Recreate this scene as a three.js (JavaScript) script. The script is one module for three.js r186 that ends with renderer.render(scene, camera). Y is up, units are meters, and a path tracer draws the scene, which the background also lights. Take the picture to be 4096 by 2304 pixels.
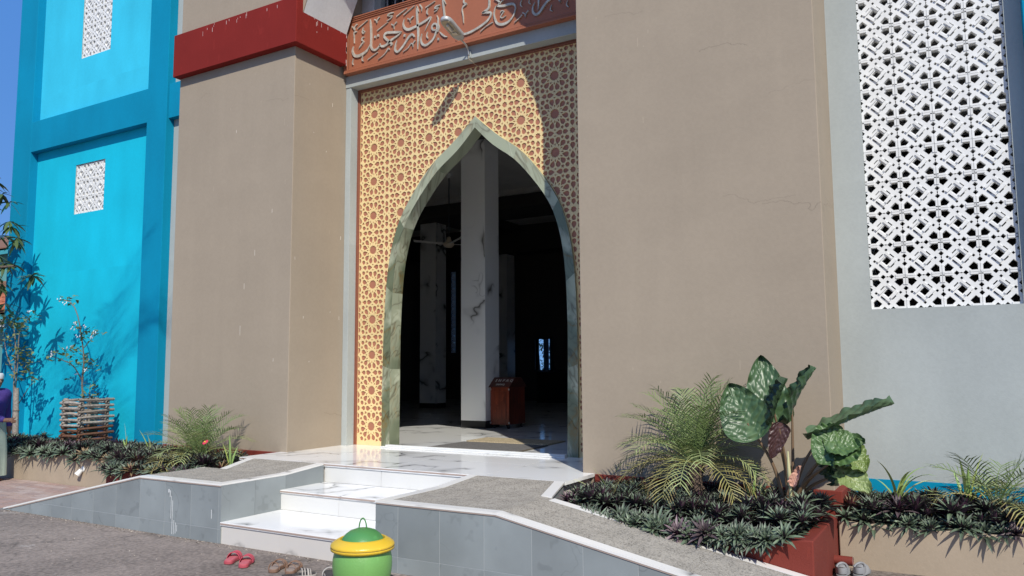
import * as THREE from 'three';
import { mergeGeometries } from 'three/addons/utils/BufferGeometryUtils.js';
import { RoundedBoxGeometry } from 'three/addons/geometries/RoundedBoxGeometry.js';
import { MarchingCubes } from 'three/addons/objects/MarchingCubes.js';
import { FontLoader } from 'three/addons/loaders/FontLoader.js';
import { TextGeometry } from 'three/addons/geometries/TextGeometry.js';

// ---------------------------------------------------------------- camera, sky, sun, exposure
const scene = new THREE.Scene();
const R = Math.PI / 180;
const camera = new THREE.PerspectiveCamera(40.28, 1024 / 576, 0.05, 400);
camera.position.set(5.193, 1.573, 7.949);
camera.rotation.order = 'YXZ';
camera.rotation.set(5.69 * R, 30.338 * R, -0.383 * R);
scene.add(camera);
const renderer = new THREE.WebGLRenderer({ antialias: true });
renderer.setSize(1024, 576);
renderer.toneMapping = THREE.LinearToneMapping;
renderer.toneMappingExposure = 1.0;
renderer.shadowMap.enabled = true;

const SUN = new THREE.Vector3(0.498, 0.659, 0.563).normalize();
{ // clear tropical sky, computed: deep blue away from the sun, paler toward the horizon and the sun
  const W = 512, H = 256, data = new Float32Array(W * H * 4), d = new THREE.Vector3();
  for (let j = 0; j < H; j++) for (let i = 0; i < W; i++) {
    const lat = ((j + 0.5) / H - 0.5) * Math.PI, lon = ((i + 0.5) / W - 0.5) * 2 * Math.PI;
    d.set(Math.cos(lat) * Math.cos(lon), Math.sin(lat), Math.cos(lat) * Math.sin(lon));
    const up = Math.max(d.y, 0), hor = Math.exp(-up / 0.22), ang = Math.acos(Math.min(1, d.dot(SUN)));
    const glow = 0.55 * Math.exp(-((ang / 0.55) ** 2)) + 0.28 * Math.exp(-ang / 0.75);
    const k = (j * W + i) * 4;
    data[k] = 0.062 + 0.130 * hor + 0.52 * glow;
    data[k + 1] = 0.225 + 0.200 * hor + 0.42 * glow;
    data[k + 2] = 0.66 + 0.17 * hor + 0.22 * glow;
    data[k + 3] = 1;
  }
  const sky = new THREE.DataTexture(data, W, H, THREE.RGBAFormat, THREE.FloatType);
  sky.mapping = THREE.EquirectangularReflectionMapping; sky.magFilter = THREE.LinearFilter; sky.needsUpdate = true;
  scene.background = sky; scene.environment = sky;
}
const sun = new THREE.DirectionalLight(new THREE.Color().setRGB(1, 0.955, 0.86), 4.5);
sun.position.copy(SUN).multiplyScalar(40); sun.target.position.set(0, 0, 0); sun.castShadow = true; sun.shadow.radius = 1;
Object.assign(sun.shadow.camera, { left: -16, right: 12, top: 14, bottom: -10, near: 1, far: 90 });
sun.shadow.mapSize.set(4096, 4096);
scene.add(sun, sun.target);

// ---------------------------------------------------------------- helpers
let seed = 7;
const reseed = (s) => { seed = s >>> 0; };
function rnd() { seed = (seed + 0x6D2B79F5) >>> 0; let t = seed; t = Math.imul(t ^ (t >>> 15), t | 1); t ^= t + Math.imul(t ^ (t >>> 7), t | 61); return ((t ^ (t >>> 14)) >>> 0) / 4294967296; }
const rr = (a, b) => a + (b - a) * rnd();
const V = (x, y, z) => new THREE.Vector3(x, y, z);
const clamp = (x, a, b) => Math.min(b, Math.max(a, x));
const sstep = (a, b, x) => { const t = clamp((x - a) / (b - a), 0, 1); return t * t * (3 - 2 * t); };

// periodic value noise
const PERM = new Float32Array(65536); reseed(99); for (let i = 0; i < 65536; i++) PERM[i] = rnd();
const hash = (x, y, s) => PERM[((x * 157 + y * 3671 + s * 7919) ^ (x * y * 31 + s * 13)) & 65535];
function noise(x, y, p, s) { // lattice period p
  const xi = Math.floor(x), yi = Math.floor(y); let fx = x - xi, fy = y - yi; fx = fx * fx * (3 - 2 * fx); fy = fy * fy * (3 - 2 * fy);
  const x0 = ((xi % p) + p) % p, y0 = ((yi % p) + p) % p, x1 = (x0 + 1) % p, y1 = (y0 + 1) % p;
  const a = hash(x0, y0, s), b = hash(x1, y0, s), c = hash(x0, y1, s), d = hash(x1, y1, s);
  return a + (b - a) * fx + (c - a) * fy + (a - b - c + d) * fx * fy;
}
function fbm(u, v, p, oct, s) { let t = 0, a = 0.5, n = 0; for (let o = 0; o < oct; o++) { t += a * noise(u * p, v * p, p, s + o); n += a; a *= 0.5; p *= 2; } return t / n; }
const toS = new Uint8Array(4097); for (let i = 0; i <= 4096; i++) { const c = i / 4096; toS[i] = Math.round(255 * (c <= 0.0031308 ? 12.92 * c : 1.055 * c ** (1 / 2.4) - 0.055)); }
function tex(n, metres, fn, srgb = true) {
  const data = new Uint8Array(n * n * 4);
  for (let y = 0; y < n; y++) for (let x = 0; x < n; x++) {
    const c = fn((x + 0.5) / n, (y + 0.5) / n), k = (y * n + x) * 4;
    for (let i = 0; i < 3; i++) { const q = clamp(typeof c === 'number' ? c : c[i], 0, 1); data[k + i] = srgb ? toS[Math.round(q * 4096)] : Math.round(q * 255); }
    data[k + 3] = 255;
  }
  const t = new THREE.DataTexture(data, n, n, THREE.RGBAFormat); t.wrapS = t.wrapT = THREE.RepeatWrapping; t.magFilter = THREE.LinearFilter; t.minFilter = THREE.LinearMipmapLinearFilter; t.generateMipmaps = true;
  if (srgb) t.colorSpace = THREE.SRGBColorSpace;
  t.repeat.set(1 / metres, 1 / metres); t.needsUpdate = true; return t;
}
const lin = (r, g, b) => new THREE.Color().setRGB(r, g, b);
function mat(color, rough, o = {}) { const P = o.transmission || o.clearcoat || o.sheen || o.specularIntensity; const m = new (P ? THREE.MeshPhysicalMaterial : THREE.MeshStandardMaterial)({ color: lin(...color), roughness: rough, metalness: 0, ...o }); return m; }

// geometry: everything is non-indexed with position, normal, uv (uv in metres where box-mapped)
const flat = (g) => { const n = g.index ? g.toNonIndexed() : g; for (const a of Object.keys(n.attributes)) if (!['position', 'normal', 'uv', 'color'].includes(a)) n.deleteAttribute(a); if (!n.attributes.normal) n.computeVertexNormals(); if (!n.attributes.uv) n.setAttribute('uv', new THREE.Float32BufferAttribute(new Float32Array(n.attributes.position.count * 2), 2)); return n; };
function boxUV(g, du = 0, dv = 0) {
  const p = g.attributes.position, u = g.attributes.uv;
  for (let i = 0; i < p.count; i += 3) {
    const ax = p.getX(i + 1) - p.getX(i), ay = p.getY(i + 1) - p.getY(i), az = p.getZ(i + 1) - p.getZ(i), bx_ = p.getX(i + 2) - p.getX(i), by = p.getY(i + 2) - p.getY(i), bz = p.getZ(i + 2) - p.getZ(i);
    const nx = Math.abs(ay * bz - az * by), ny = Math.abs(az * bx_ - ax * bz), nz = Math.abs(ax * by - ay * bx_);
    for (let k = i; k < i + 3; k++) {
      if (nz >= nx && nz >= ny) u.setXY(k, p.getX(k) + du, p.getY(k) + dv);
      else if (nx >= ny) u.setXY(k, p.getZ(k) + du + 3.1, p.getY(k) + dv);
      else u.setXY(k, p.getX(k) + du, p.getZ(k) + dv);
    }
  }
  return g;
}
const bx = (x0, x1, y0, y1, z0, z1) => flat(new THREE.BoxGeometry(x1 - x0, y1 - y0, z1 - z0).translate((x0 + x1) / 2, (y0 + y1) / 2, (z0 + z1) / 2));
const rbx = (x0, x1, y0, y1, z0, z1, r = 0.01) => flat(new RoundedBoxGeometry(x1 - x0, y1 - y0, z1 - z0, 2, r).translate((x0 + x1) / 2, (y0 + y1) / 2, (z0 + z1) / 2));
function tube(pts, r, seg = 12, rad = 6) { const c = new THREE.CatmullRomCurve3(pts.map((p) => p.isVector3 ? p : V(...p))); return flat(new THREE.TubeGeometry(c, seg, r, rad)); }
function taper(pts, r0, r1, seg = 10, rad = 6) { // tube whose radius goes from r0 to r1
  const c = new THREE.CatmullRomCurve3(pts.map((p) => p.isVector3 ? p : V(...p))), g = new THREE.TubeGeometry(c, seg, 1, rad), q = g.attributes.position, m = g.attributes.normal;
  for (let i = 0; i <= seg; i++) { const k = r0 + (r1 - r0) * (i / seg); for (let j = 0; j <= rad; j++) { const n = i * (rad + 1) + j; q.setXYZ(n, q.getX(n) + m.getX(n) * (k - 1), q.getY(n) + m.getY(n) * (k - 1), q.getZ(n) + m.getZ(n) * (k - 1)); } }
  return flat(g);
}
const lathe = (pts, seg = 40) => flat(new THREE.LatheGeometry(pts.map((p) => new THREE.Vector2(...p)), seg));
function slab(poly, yTop, thick) { // convex footprint [[x, z] ...], top height yTop(x, z)
  let area = 0; poly.forEach(([x, z], i) => { const [a, b] = poly[(i + 1) % poly.length]; area += x * b - a * z; });
  const P = area > 0 ? [...poly].reverse() : poly, n = P.length, pos = [];
  const T = P.map(([x, z]) => [x, yTop(x, z), z]), B = T.map(([x, y, z]) => [x, y - thick, z]);
  for (let i = 1; i < n - 1; i++) { pos.push(...T[0], ...T[i], ...T[i + 1]); pos.push(...B[0], ...B[i + 1], ...B[i]); }
  for (let i = 0; i < n; i++) { const j = (i + 1) % n; pos.push(...T[i], ...B[i], ...B[j], ...T[i], ...B[j], ...T[j]); }
  const g = new THREE.BufferGeometry(); g.setAttribute('position', new THREE.Float32BufferAttribute(pos, 3)); g.computeVertexNormals(); return flat(g);
}
const shapeOf = (poly) => new THREE.Shape(poly.map(([x, y]) => new THREE.Vector2(x, y)));
const extr = (shape, z0, z1, o = {}) => flat(new THREE.ExtrudeGeometry(shape, { depth: z1 - z0, bevelEnabled: false, curveSegments: 8, ...o }).translate(0, 0, z0));
const panelXY = (poly, z0, z1) => extr(shapeOf(poly), z0, z1);
function clip(poly, a, b, c) { // keep a*x + b*y <= c
  const out = [];
  poly.forEach((p, i) => { const q = poly[(i + 1) % poly.length], dp = a * p[0] + b * p[1] - c, dq = a * q[0] + b * q[1] - c; if (dp <= 0) out.push(p); if (dp * dq < 0) { const t = dp / (dp - dq); out.push([p[0] + (q[0] - p[0]) * t, p[1] + (q[1] - p[1]) * t]); } });
  return out;
}
const used = new Map();
const numbered = (n) => { const k = used.get(n) ?? 0; used.set(n, k + 1); return k ? `${n}_${String(k).padStart(3, '0')}` : n; };
function tag(o, label, category, group, kind) { if (label) o.userData.label = label; if (category) o.userData.category = category; if (group) o.userData.group = group; if (kind) o.userData.kind = kind; return o; }
function thing(name, label, category, [x, y, z] = [0, 0, 0], group) { const o = new THREE.Group(); o.name = numbered(name); o.position.set(x, y, z); scene.add(o); return tag(o, label, category, group); }
function mesh(name, geos, m, parent = scene, o = {}) {
  const list = Array.isArray(geos) ? geos : [geos], g = list.length > 1 ? mergeGeometries(list) : list[0];
  if (!o.keepUV) boxUV(g, o.du ?? 0, o.dv ?? 0);
  const q = new THREE.Mesh(g, m); q.name = parent === scene ? numbered(name) : name; q.castShadow = q.receiveShadow = true; parent.add(q); return q;
}
const structure = (name, geos, m, o) => tag(mesh(name, geos, m, scene, o), null, null, null, 'structure');
function copy(src, name, [x, y, z], turn, label) { const c = src.clone(); c.name = numbered(name); c.position.set(x, y, z); c.rotation.y = turn; c.userData = { ...src.userData }; if (label) c.userData.label = label; scene.add(c); return c; }
function paint(g, r, gr, b, vary = 0) { const n = g.attributes.position.count, c = new Float32Array(n * 3); const k = 1 + rr(-vary, vary); for (let i = 0; i < n; i++) { c[i * 3] = r * k; c[i * 3 + 1] = gr * k; c[i * 3 + 2] = b * k; } g.setAttribute('color', new THREE.BufferAttribute(c, 3)); return g; }

// ---------------------------------------------------------------- textures and materials
const T = {};
T.plaster = tex(1024, 3.2, (u, v) => { const a = fbm(u, v, 3, 5, 1), b = fbm(u, v, 160, 2, 8), c = fbm(u * 1, v * 0.25, 12, 3, 15); return clamp(0.79 + 0.26 * (a - 0.5) + 0.07 * (b - 0.5) + 0.15 * (c - 0.5), 0, 1) + 0.1; });
T.plasterB = tex(512, 0.7, (u, v) => 0.6 * fbm(u, v, 90, 2, 21) + 0.4 * fbm(u, v, 10, 4, 25), false);
T.pillar = (() => { // render with hairline cracks, faint rain streaks and a few chips, 6.4 m square
  const n = 1024, mk = new Float32Array(n * n); reseed(41);
  const line = (x, y, a, len, w, k) => { for (let i = 0; i < len; i++) { a += rr(-0.5, 0.5); x += Math.cos(a); y += Math.sin(a) * 0.6; a *= 0.9; const xi = ((x | 0) + n) % n, yi = ((y | 0) + n) % n; mk[yi * n + xi] -= k; if (w > 1) mk[yi * n + ((xi + 1) % n)] -= k * 0.5; } };
  for (let i = 0; i < 16; i++) line(rr(0, n), rr(0, n), rnd() < 0.75 ? rr(-0.3, 0.3) : 1.5, rr(25, 130), 1, rr(0.05, 0.13));
  for (let i = 0; i < 26; i++) { const x = rr(0, n) | 0, y = rr(0, n) | 0, l = rr(2, 14); for (let j = 0; j < l; j++) mk[((y + j) % n) * n + x] += rr(0.08, 0.35); }
  return tex(n, 6.4, (u, v) => { const i = (Math.floor(v * n) * n + Math.floor(u * n)); const a = fbm(u, v, 5, 5, 51), s = fbm(u, v * 0.12, 60, 2, 57), g = fbm(u, v, 300, 1, 61), w = fbm(u, v * 2, 16, 3, 66); return clamp(0.82 + 0.11 * (a - 0.5) + 0.035 * (s - 0.5) + 0.05 * (w - 0.5) + 0.04 * (g - 0.5) + 1.25 * mk[i], 0, 1); });
})();
function marbleFn(base, dark, s, dens, f = 1) { return (u, v) => {
  const w1 = fbm(u, v, 4 * f, 4, s), w2 = fbm(u, v, 4 * f, 4, s + 9), uu = u + 0.22 / f * (w1 - 0.5), vv = v + 0.22 / f * (w2 - 0.5);
  const n1 = fbm(uu, vv, 3 * f, 4, s + 20), n2 = fbm(uu + 0.37, vv + 0.11, 5 * f, 3, s + 31), m = sstep(0.45, 0.62, fbm(u, v, 4 * f, 2, s + 44));
  const soft = Math.exp(-Math.abs(n1 - 0.5) * 26) * 0.34, thin = Math.exp(-Math.abs(n1 - 0.512) * 110) * 0.5 * m, fine = Math.exp(-Math.abs(n2 - 0.5) * 120) * 0.30 * m * sstep(0.5, 0.66, fbm(u, v, 7 * f, 2, s + 71));
  const k = clamp((soft * m + thin + fine) * dens, 0, 1) + 0.06 * (fbm(u, v, 6, 4, s + 60) - 0.4);
  return [0, 1, 2].map((i) => base[i] + (dark[i] - base[i]) * clamp(k, 0, 1));
}; }
T.marble = tex(1024, 1.9, marbleFn([0.90, 0.90, 0.88], [0.12, 0.12, 0.12], 101, 1.35));
T.marbleCol = tex(1024, 5.2, marbleFn([0.86, 0.87, 0.85], [0.13, 0.13, 0.12], 140, 1.6, 2));
T.green = tex(1024, 1.5, (u, v) => {
  const w = fbm(u, v, 4, 4, 201), uu = u + 0.18 * (w - 0.5), vv = v * 1 + 0.3 * (fbm(u, v, 3, 3, 207) - 0.5), a = fbm(uu, vv, 5, 5, 211), c = fbm(uu + vv, vv, 4, 4, 217);
  let vein = Math.exp(-Math.abs(c - 0.5) * 60) * 0.9; const br = 1.6 * Math.exp(-Math.abs(a - 0.52) * 55) * sstep(0.5, 0.65, fbm(u, v, 3, 2, 226)), lt = sstep(0.55, 0.75, a);
  const dk = sstep(0.35, 0.62, fbm(uu * 1 + 0.3, vv, 3, 4, 233)), r = 0.13 + 0.22 * lt + 0.22 * dk, g = 0.155 + 0.22 * lt + 0.22 * dk, b = 0.095 + 0.175 * lt + 0.165 * dk;
  const v2 = 0.5 * Math.exp(-Math.abs(fbm(uu + 0.2, vv * 0.7 + uu * 0.6, 8, 3, 241) - 0.5) * 55); vein = Math.max(vein, v2); return [r * (1 - vein * 0.55) + br * 0.02, g * (1 - vein * 0.62) - br * 0.025, b * (1 - vein * 0.65) - br * 0.035];
});
T.cement = tex(1024, 2.3, (u, v) => { const a = fbm(u, v, 5, 6, 301), sp = sstep(0.68, 0.8, fbm(u, v, 24, 3, 309)), w = fbm(u, v, 3, 3, 315), ln = Math.exp(-Math.abs(fbm(u, v, 7, 4, 321) - 0.5) * 260) * 0.25 * sstep(0.5, 0.7, w); const k = 0.78 + 0.46 * (a - 0.5) - 0.10 * sp - ln; return [k * 0.98, k * 1.0, k * 1.0]; });
T.pebble = tex(512, 0.5, (u, v) => { const w = fbm(u, v, 8, 2, 401), a = fbm(u + 0.05 * w, v, 46, 2, 405), b = Math.exp(-Math.abs(a - 0.5) * 16), c = fbm(u, v, 4, 3, 411), d = sstep(0.62, 0.75, fbm(u, v, 60, 1, 415)); const k = 0.55 + 0.30 * b + 0.18 * (c - 0.5) - 0.25 * d; return [k, k * 0.955, k * 0.885]; });
T.pebbleB = tex(512, 0.5, (u, v) => { const w = fbm(u, v, 8, 2, 401), a = fbm(u + 0.05 * w, v, 46, 2, 405); return Math.exp(-Math.abs(a - 0.5) * 16); }, false);
T.asphalt = tex(1024, 6.5, (u, v) => {
  const a = fbm(u, v, 4, 6, 501), g = fbm(u, v, 340, 1, 509), d = sstep(0.5, 0.7, fbm(u, v, 6, 4, 515)), st = sstep(0.66, 0.72, fbm(u, v, 30, 4, 521)) * sstep(0.56, 0.66, fbm(u, v, 5, 2, 527));
  const k = 0.62 + 0.62 * (a - 0.5) + 0.34 * (g - 0.5) - 0.12 * d - 0.25 * Math.exp(-Math.abs(fbm(u, v, 5, 5, 541) - 0.5) * 220); return [k + st * 0.25, k * 0.905 + st * 0.27, k * 0.845 + st * 0.28];
});
T.asphaltB = tex(512, 0.5, (u, v) => fbm(u, v, 70, 2, 531), false);
T.wood = tex(512, 0.9, (u, v) => { const g = fbm(u, v * 0.06, 60, 3, 601), a = fbm(u, v, 4, 4, 607), s = sstep(0.7, 0.76, fbm(u, v, 22, 3, 611)); const k = 0.55 + 0.5 * (g - 0.5) + 0.5 * (a - 0.5); return [k + 0.2 * s, k * 0.9 + 0.2 * s, k * 0.85 + 0.2 * s]; });
T.coir = tex(256, 0.3, (u, v) => { const a = fbm(u, v, 60, 2, 651), b = fbm(u, v, 8, 3, 655); return [0.30 + 0.5 * (a - 0.3) + 0.2 * (b - 0.5), 0.24 + 0.42 * (a - 0.3) + 0.17 * (b - 0.5), 0.15 + 0.28 * (a - 0.3) + 0.1 * (b - 0.5)]; });
T.bark = tex(256, 0.25, (u, v) => 0.35 + 0.6 * fbm(u, v, 14, 4, 671), true);
T.metalLeaf = tex(256, 0.35, (u, v) => 0.62 + 0.55 * (fbm(u, v, 10, 4, 681) - 0.5), true);
T.redpaint = tex(512, 2.2, (u, v) => { const a = fbm(u, v, 5, 5, 691), s = sstep(0.70, 0.78, fbm(u, v * 0.3, 40, 3, 697)) * 0.35; return [0.85 + 0.2 * (a - 0.5) + s * 0.3, 0.85 + 0.2 * (a - 0.5) + s * 0.4, 0.85 + 0.2 * (a - 0.5) + s * 0.4]; });
T.clay = tex(256, 0.6, (u, v) => { const a = fbm(u, v, 8, 5, 711); return [0.75 + 0.6 * (a - 0.5), 0.72 + 0.6 * (a - 0.5), 0.7 + 0.6 * (a - 0.5)]; });

const pl = (c, map = T.plaster, o = {}) => mat(c, 0.82, { map, bumpMap: T.plasterB, bumpScale: 0.0007, specularIntensity: 0.35, ...o });
const M = {
  brown: pl([0.41, 0.338, 0.256], T.pillar), brownWall: pl([0.44, 0.355, 0.26]), grey: pl([0.43, 0.465, 0.455]), white: pl([0.80, 0.81, 0.80]),
  cyan: pl([0.045, 0.58, 0.80]), cyanLow: pl([0.008, 0.54, 0.74]), blue: pl([0.0, 0.27, 0.455], T.plaster, { roughness: 0.9 }),
  red: mat([0.245, 0.024, 0.019], 0.85, { specularIntensity: 0.3, map: T.redpaint, bumpMap: T.plasterB, bumpScale: 0.001 }), redPlant: mat([0.20, 0.026, 0.014], 0.8, { map: T.redpaint, bumpMap: T.plasterB, bumpScale: 0.0015 }),
  terracotta: mat([0.37, 0.125, 0.062], 0.6, { map: T.plaster }), trim: mat([0.30, 0.11, 0.065], 0.45, { map: T.plaster }), backing: mat([0.37, 0.15, 0.09], 0.7),
  gold: mat([0.87, 0.665, 0.33], 0.5, { map: T.plaster }), letter: mat([0.74, 0.69, 0.58], 0.4, { map: T.metalLeaf, metalness: 0.1 }),
  lattice: mat([0.82, 0.82, 0.80], 0.8, { map: T.plaster }), greenStone: mat([1, 1, 1], 0.22, { map: T.green }),
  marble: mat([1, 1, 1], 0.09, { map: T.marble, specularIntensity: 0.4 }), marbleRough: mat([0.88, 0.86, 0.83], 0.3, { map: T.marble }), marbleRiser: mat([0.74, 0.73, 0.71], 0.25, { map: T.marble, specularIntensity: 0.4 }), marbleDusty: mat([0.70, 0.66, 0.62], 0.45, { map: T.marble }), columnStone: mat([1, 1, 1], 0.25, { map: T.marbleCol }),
  cement: mat([0.315, 0.340, 0.342], 0.55, { map: T.cement }), grout: mat([0.43, 0.45, 0.455], 0.9), nosing: mat([0.38, 0.29, 0.24], 0.7), groutWarm: mat([0.52, 0.49, 0.44], 0.9),
  pebble: mat([0.60, 0.575, 0.525], 0.8, { map: T.pebble, bumpMap: T.pebbleB, bumpScale: 0.003 }),
  asphalt: mat([0.385, 0.352, 0.322], 0.92, { map: T.asphalt, bumpMap: T.asphaltB, bumpScale: 0.004 }),
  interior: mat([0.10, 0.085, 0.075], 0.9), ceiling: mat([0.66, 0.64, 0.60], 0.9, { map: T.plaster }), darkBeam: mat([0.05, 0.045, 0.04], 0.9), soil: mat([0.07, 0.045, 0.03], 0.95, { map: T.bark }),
  black: mat([0.012, 0.012, 0.014], 0.5), darkMetal: mat([0.05, 0.052, 0.056], 0.5, { metalness: 0.3 }), glassDark: mat([0.02, 0.024, 0.03], 0.08), steel: mat([0.45, 0.45, 0.45], 0.4, { metalness: 0.6 }),
};
// ================================================================ the ground
const asphaltSheet = new THREE.PlaneGeometry(160, 160).rotateX(-Math.PI / 2);
structure('asphalt_ground', flat(asphaltSheet), M.asphalt);
{ // brick path in front of the planter beside the ramp's foot: every paver a piece
  const path = new THREE.Group(); path.name = 'paved_path'; scene.add(path); tag(path, null, null, null, 'structure');
  mesh('bedding', bx(-9.4, -3.85, -0.05, 0.012, 1.66, 2.98), M.groutWarm, path);
  const tones = [[0.44, 0.31, 0.27], [0.48, 0.36, 0.31], [0.40, 0.30, 0.27], [0.50, 0.40, 0.36]].map((c) => mat(c, 0.9, { map: T.clay }));
  const g = boxUV(rbx(-0.117, 0.117, -0.02, 0.02, -0.057, 0.057, 0.005)); reseed(3);
  for (let j = 0; j < 11; j++) for (let i = 0; i < 23; i++) { const p = new THREE.Mesh(g, tones[(rnd() * 4) | 0]); p.name = 'paver'; p.position.set(-9.26 + i * 0.24 + (j % 2) * 0.12, 0.004 + rr(-0.002, 0.002), 1.73 + j * 0.12); p.castShadow = p.receiveShadow = true; path.add(p); }
}

// ================================================================ entrance stair and ramps
const H = 0.57, ZL = 1.71, Z2 = 2.315, Z1 = 3.02, XL = -0.76, XR = 1.07, YB = 0.526, ZK = 2.2;
{
  const st = thing('entrance_steps', 'white marble entrance steps and glossy landing below the pointed arch', 'steps');
  mesh('core', [bx(-2.0, 2.02, 0.01, H - 0.03, 0.16, ZL - 0.03), bx(XL + 0.01, XR - 0.01, 0.01, 0.35, ZL - 0.03, Z2 - 0.03), bx(XL + 0.01, XR - 0.01, 0.01, 0.16, Z2 - 0.03, Z1 - 0.03)], M.groutWarm, st);
  let n = 0;
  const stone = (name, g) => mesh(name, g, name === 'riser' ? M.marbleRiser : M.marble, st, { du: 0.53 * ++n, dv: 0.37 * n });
  const seamX = [-2.05, -1.2, 0.0, 1.2, 2.07];
  for (let i = 0; i < 4; i++) for (const [a, b] of [[-0.02, 0.85], [0.8525, ZL]]) stone('landing_tile', bx(seamX[i], seamX[i + 1] - 0.0025, H - 0.03, H, a, b));
  for (const [x0, x1] of [[XL, -0.001], [0.002, XR]]) {
    stone('riser', bx(x0, x1, 0.382, H - 0.034, ZL - 0.03, ZL - 0.012));
    stone('tread', bx(x0, x1, 0.352, 0.38, ZL - 0.011, Z2)); stone('riser', bx(x0, x1, 0.192, 0.348, Z2 - 0.03, Z2 - 0.012));
    stone('tread', bx(x0, x1, 0.162, 0.19, Z2 - 0.011, Z1));
  }
  for (const [x0, x1] of [[XL, -0.02], [-0.019, 0.6], [0.601, XR]]) mesh('riser', bx(x0, x1, -0.02, 0.158, Z1 - 0.03, Z1 - 0.012), M.marbleDusty, st, { du: x0 * 1.7 + 1.15, dv: 0.25 });
  for (const [y, z, a, b] of [[0.373, Z2, XL, XR], [0.183, Z1, XL, XR]]) mesh('nosing_strip', bx(a + 0.002, b - 0.002, y - 0.014, y, z + 0.0005, z + 0.003), M.nosing, st);
  mesh('nosing_strip', bx(-2.04, 2.06, H - 0.02, H - 0.006, ZL + 0.0005, ZL + 0.003), M.nosing, st);
  mesh('door_sill', [rbx(-1.26, 1.26, H + 0.0005, H + 0.03, 0.04, 0.11, 0.004), rbx(-1.29, 1.29, H + 0.0005, H + 0.016, 0.113, 0.17, 0.004)], M.white, st);
}
function rampWall(parent, outline, z, xs, ys, depth) { // cement tiles with open joints in front of a pale bed, cut to the wall's outline
  mesh('grout_bed', panelXY(outline, z - 0.05, z - 0.0015), M.grout, parent);
  for (let i = 0; i < xs.length - 1; i++) for (let j = 0; j < ys.length - 1; j++) {
    let p = [[xs[i] + 0.0018, ys[j] + 0.0018], [xs[i + 1] - 0.0018, ys[j] + 0.0018], [xs[i + 1] - 0.0018, ys[j + 1] - 0.0018], [xs[i] + 0.0018, ys[j + 1] - 0.0018]];
    for (let k = 0; k < outline.length && p.length > 2; k++) { const a = outline[k], b = outline[(k + 1) % outline.length]; p = clip(p, b[1] - a[1], a[0] - b[0], (b[1] - a[1]) * a[0] + (a[0] - b[0]) * a[1]); }
    if (p.length < 3) continue;
    mesh('wall_tile', panelXY(p, z - 0.012, z), M.cement, parent, { du: rr(0, 3), dv: rr(0, 3) });
  }
}
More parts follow.
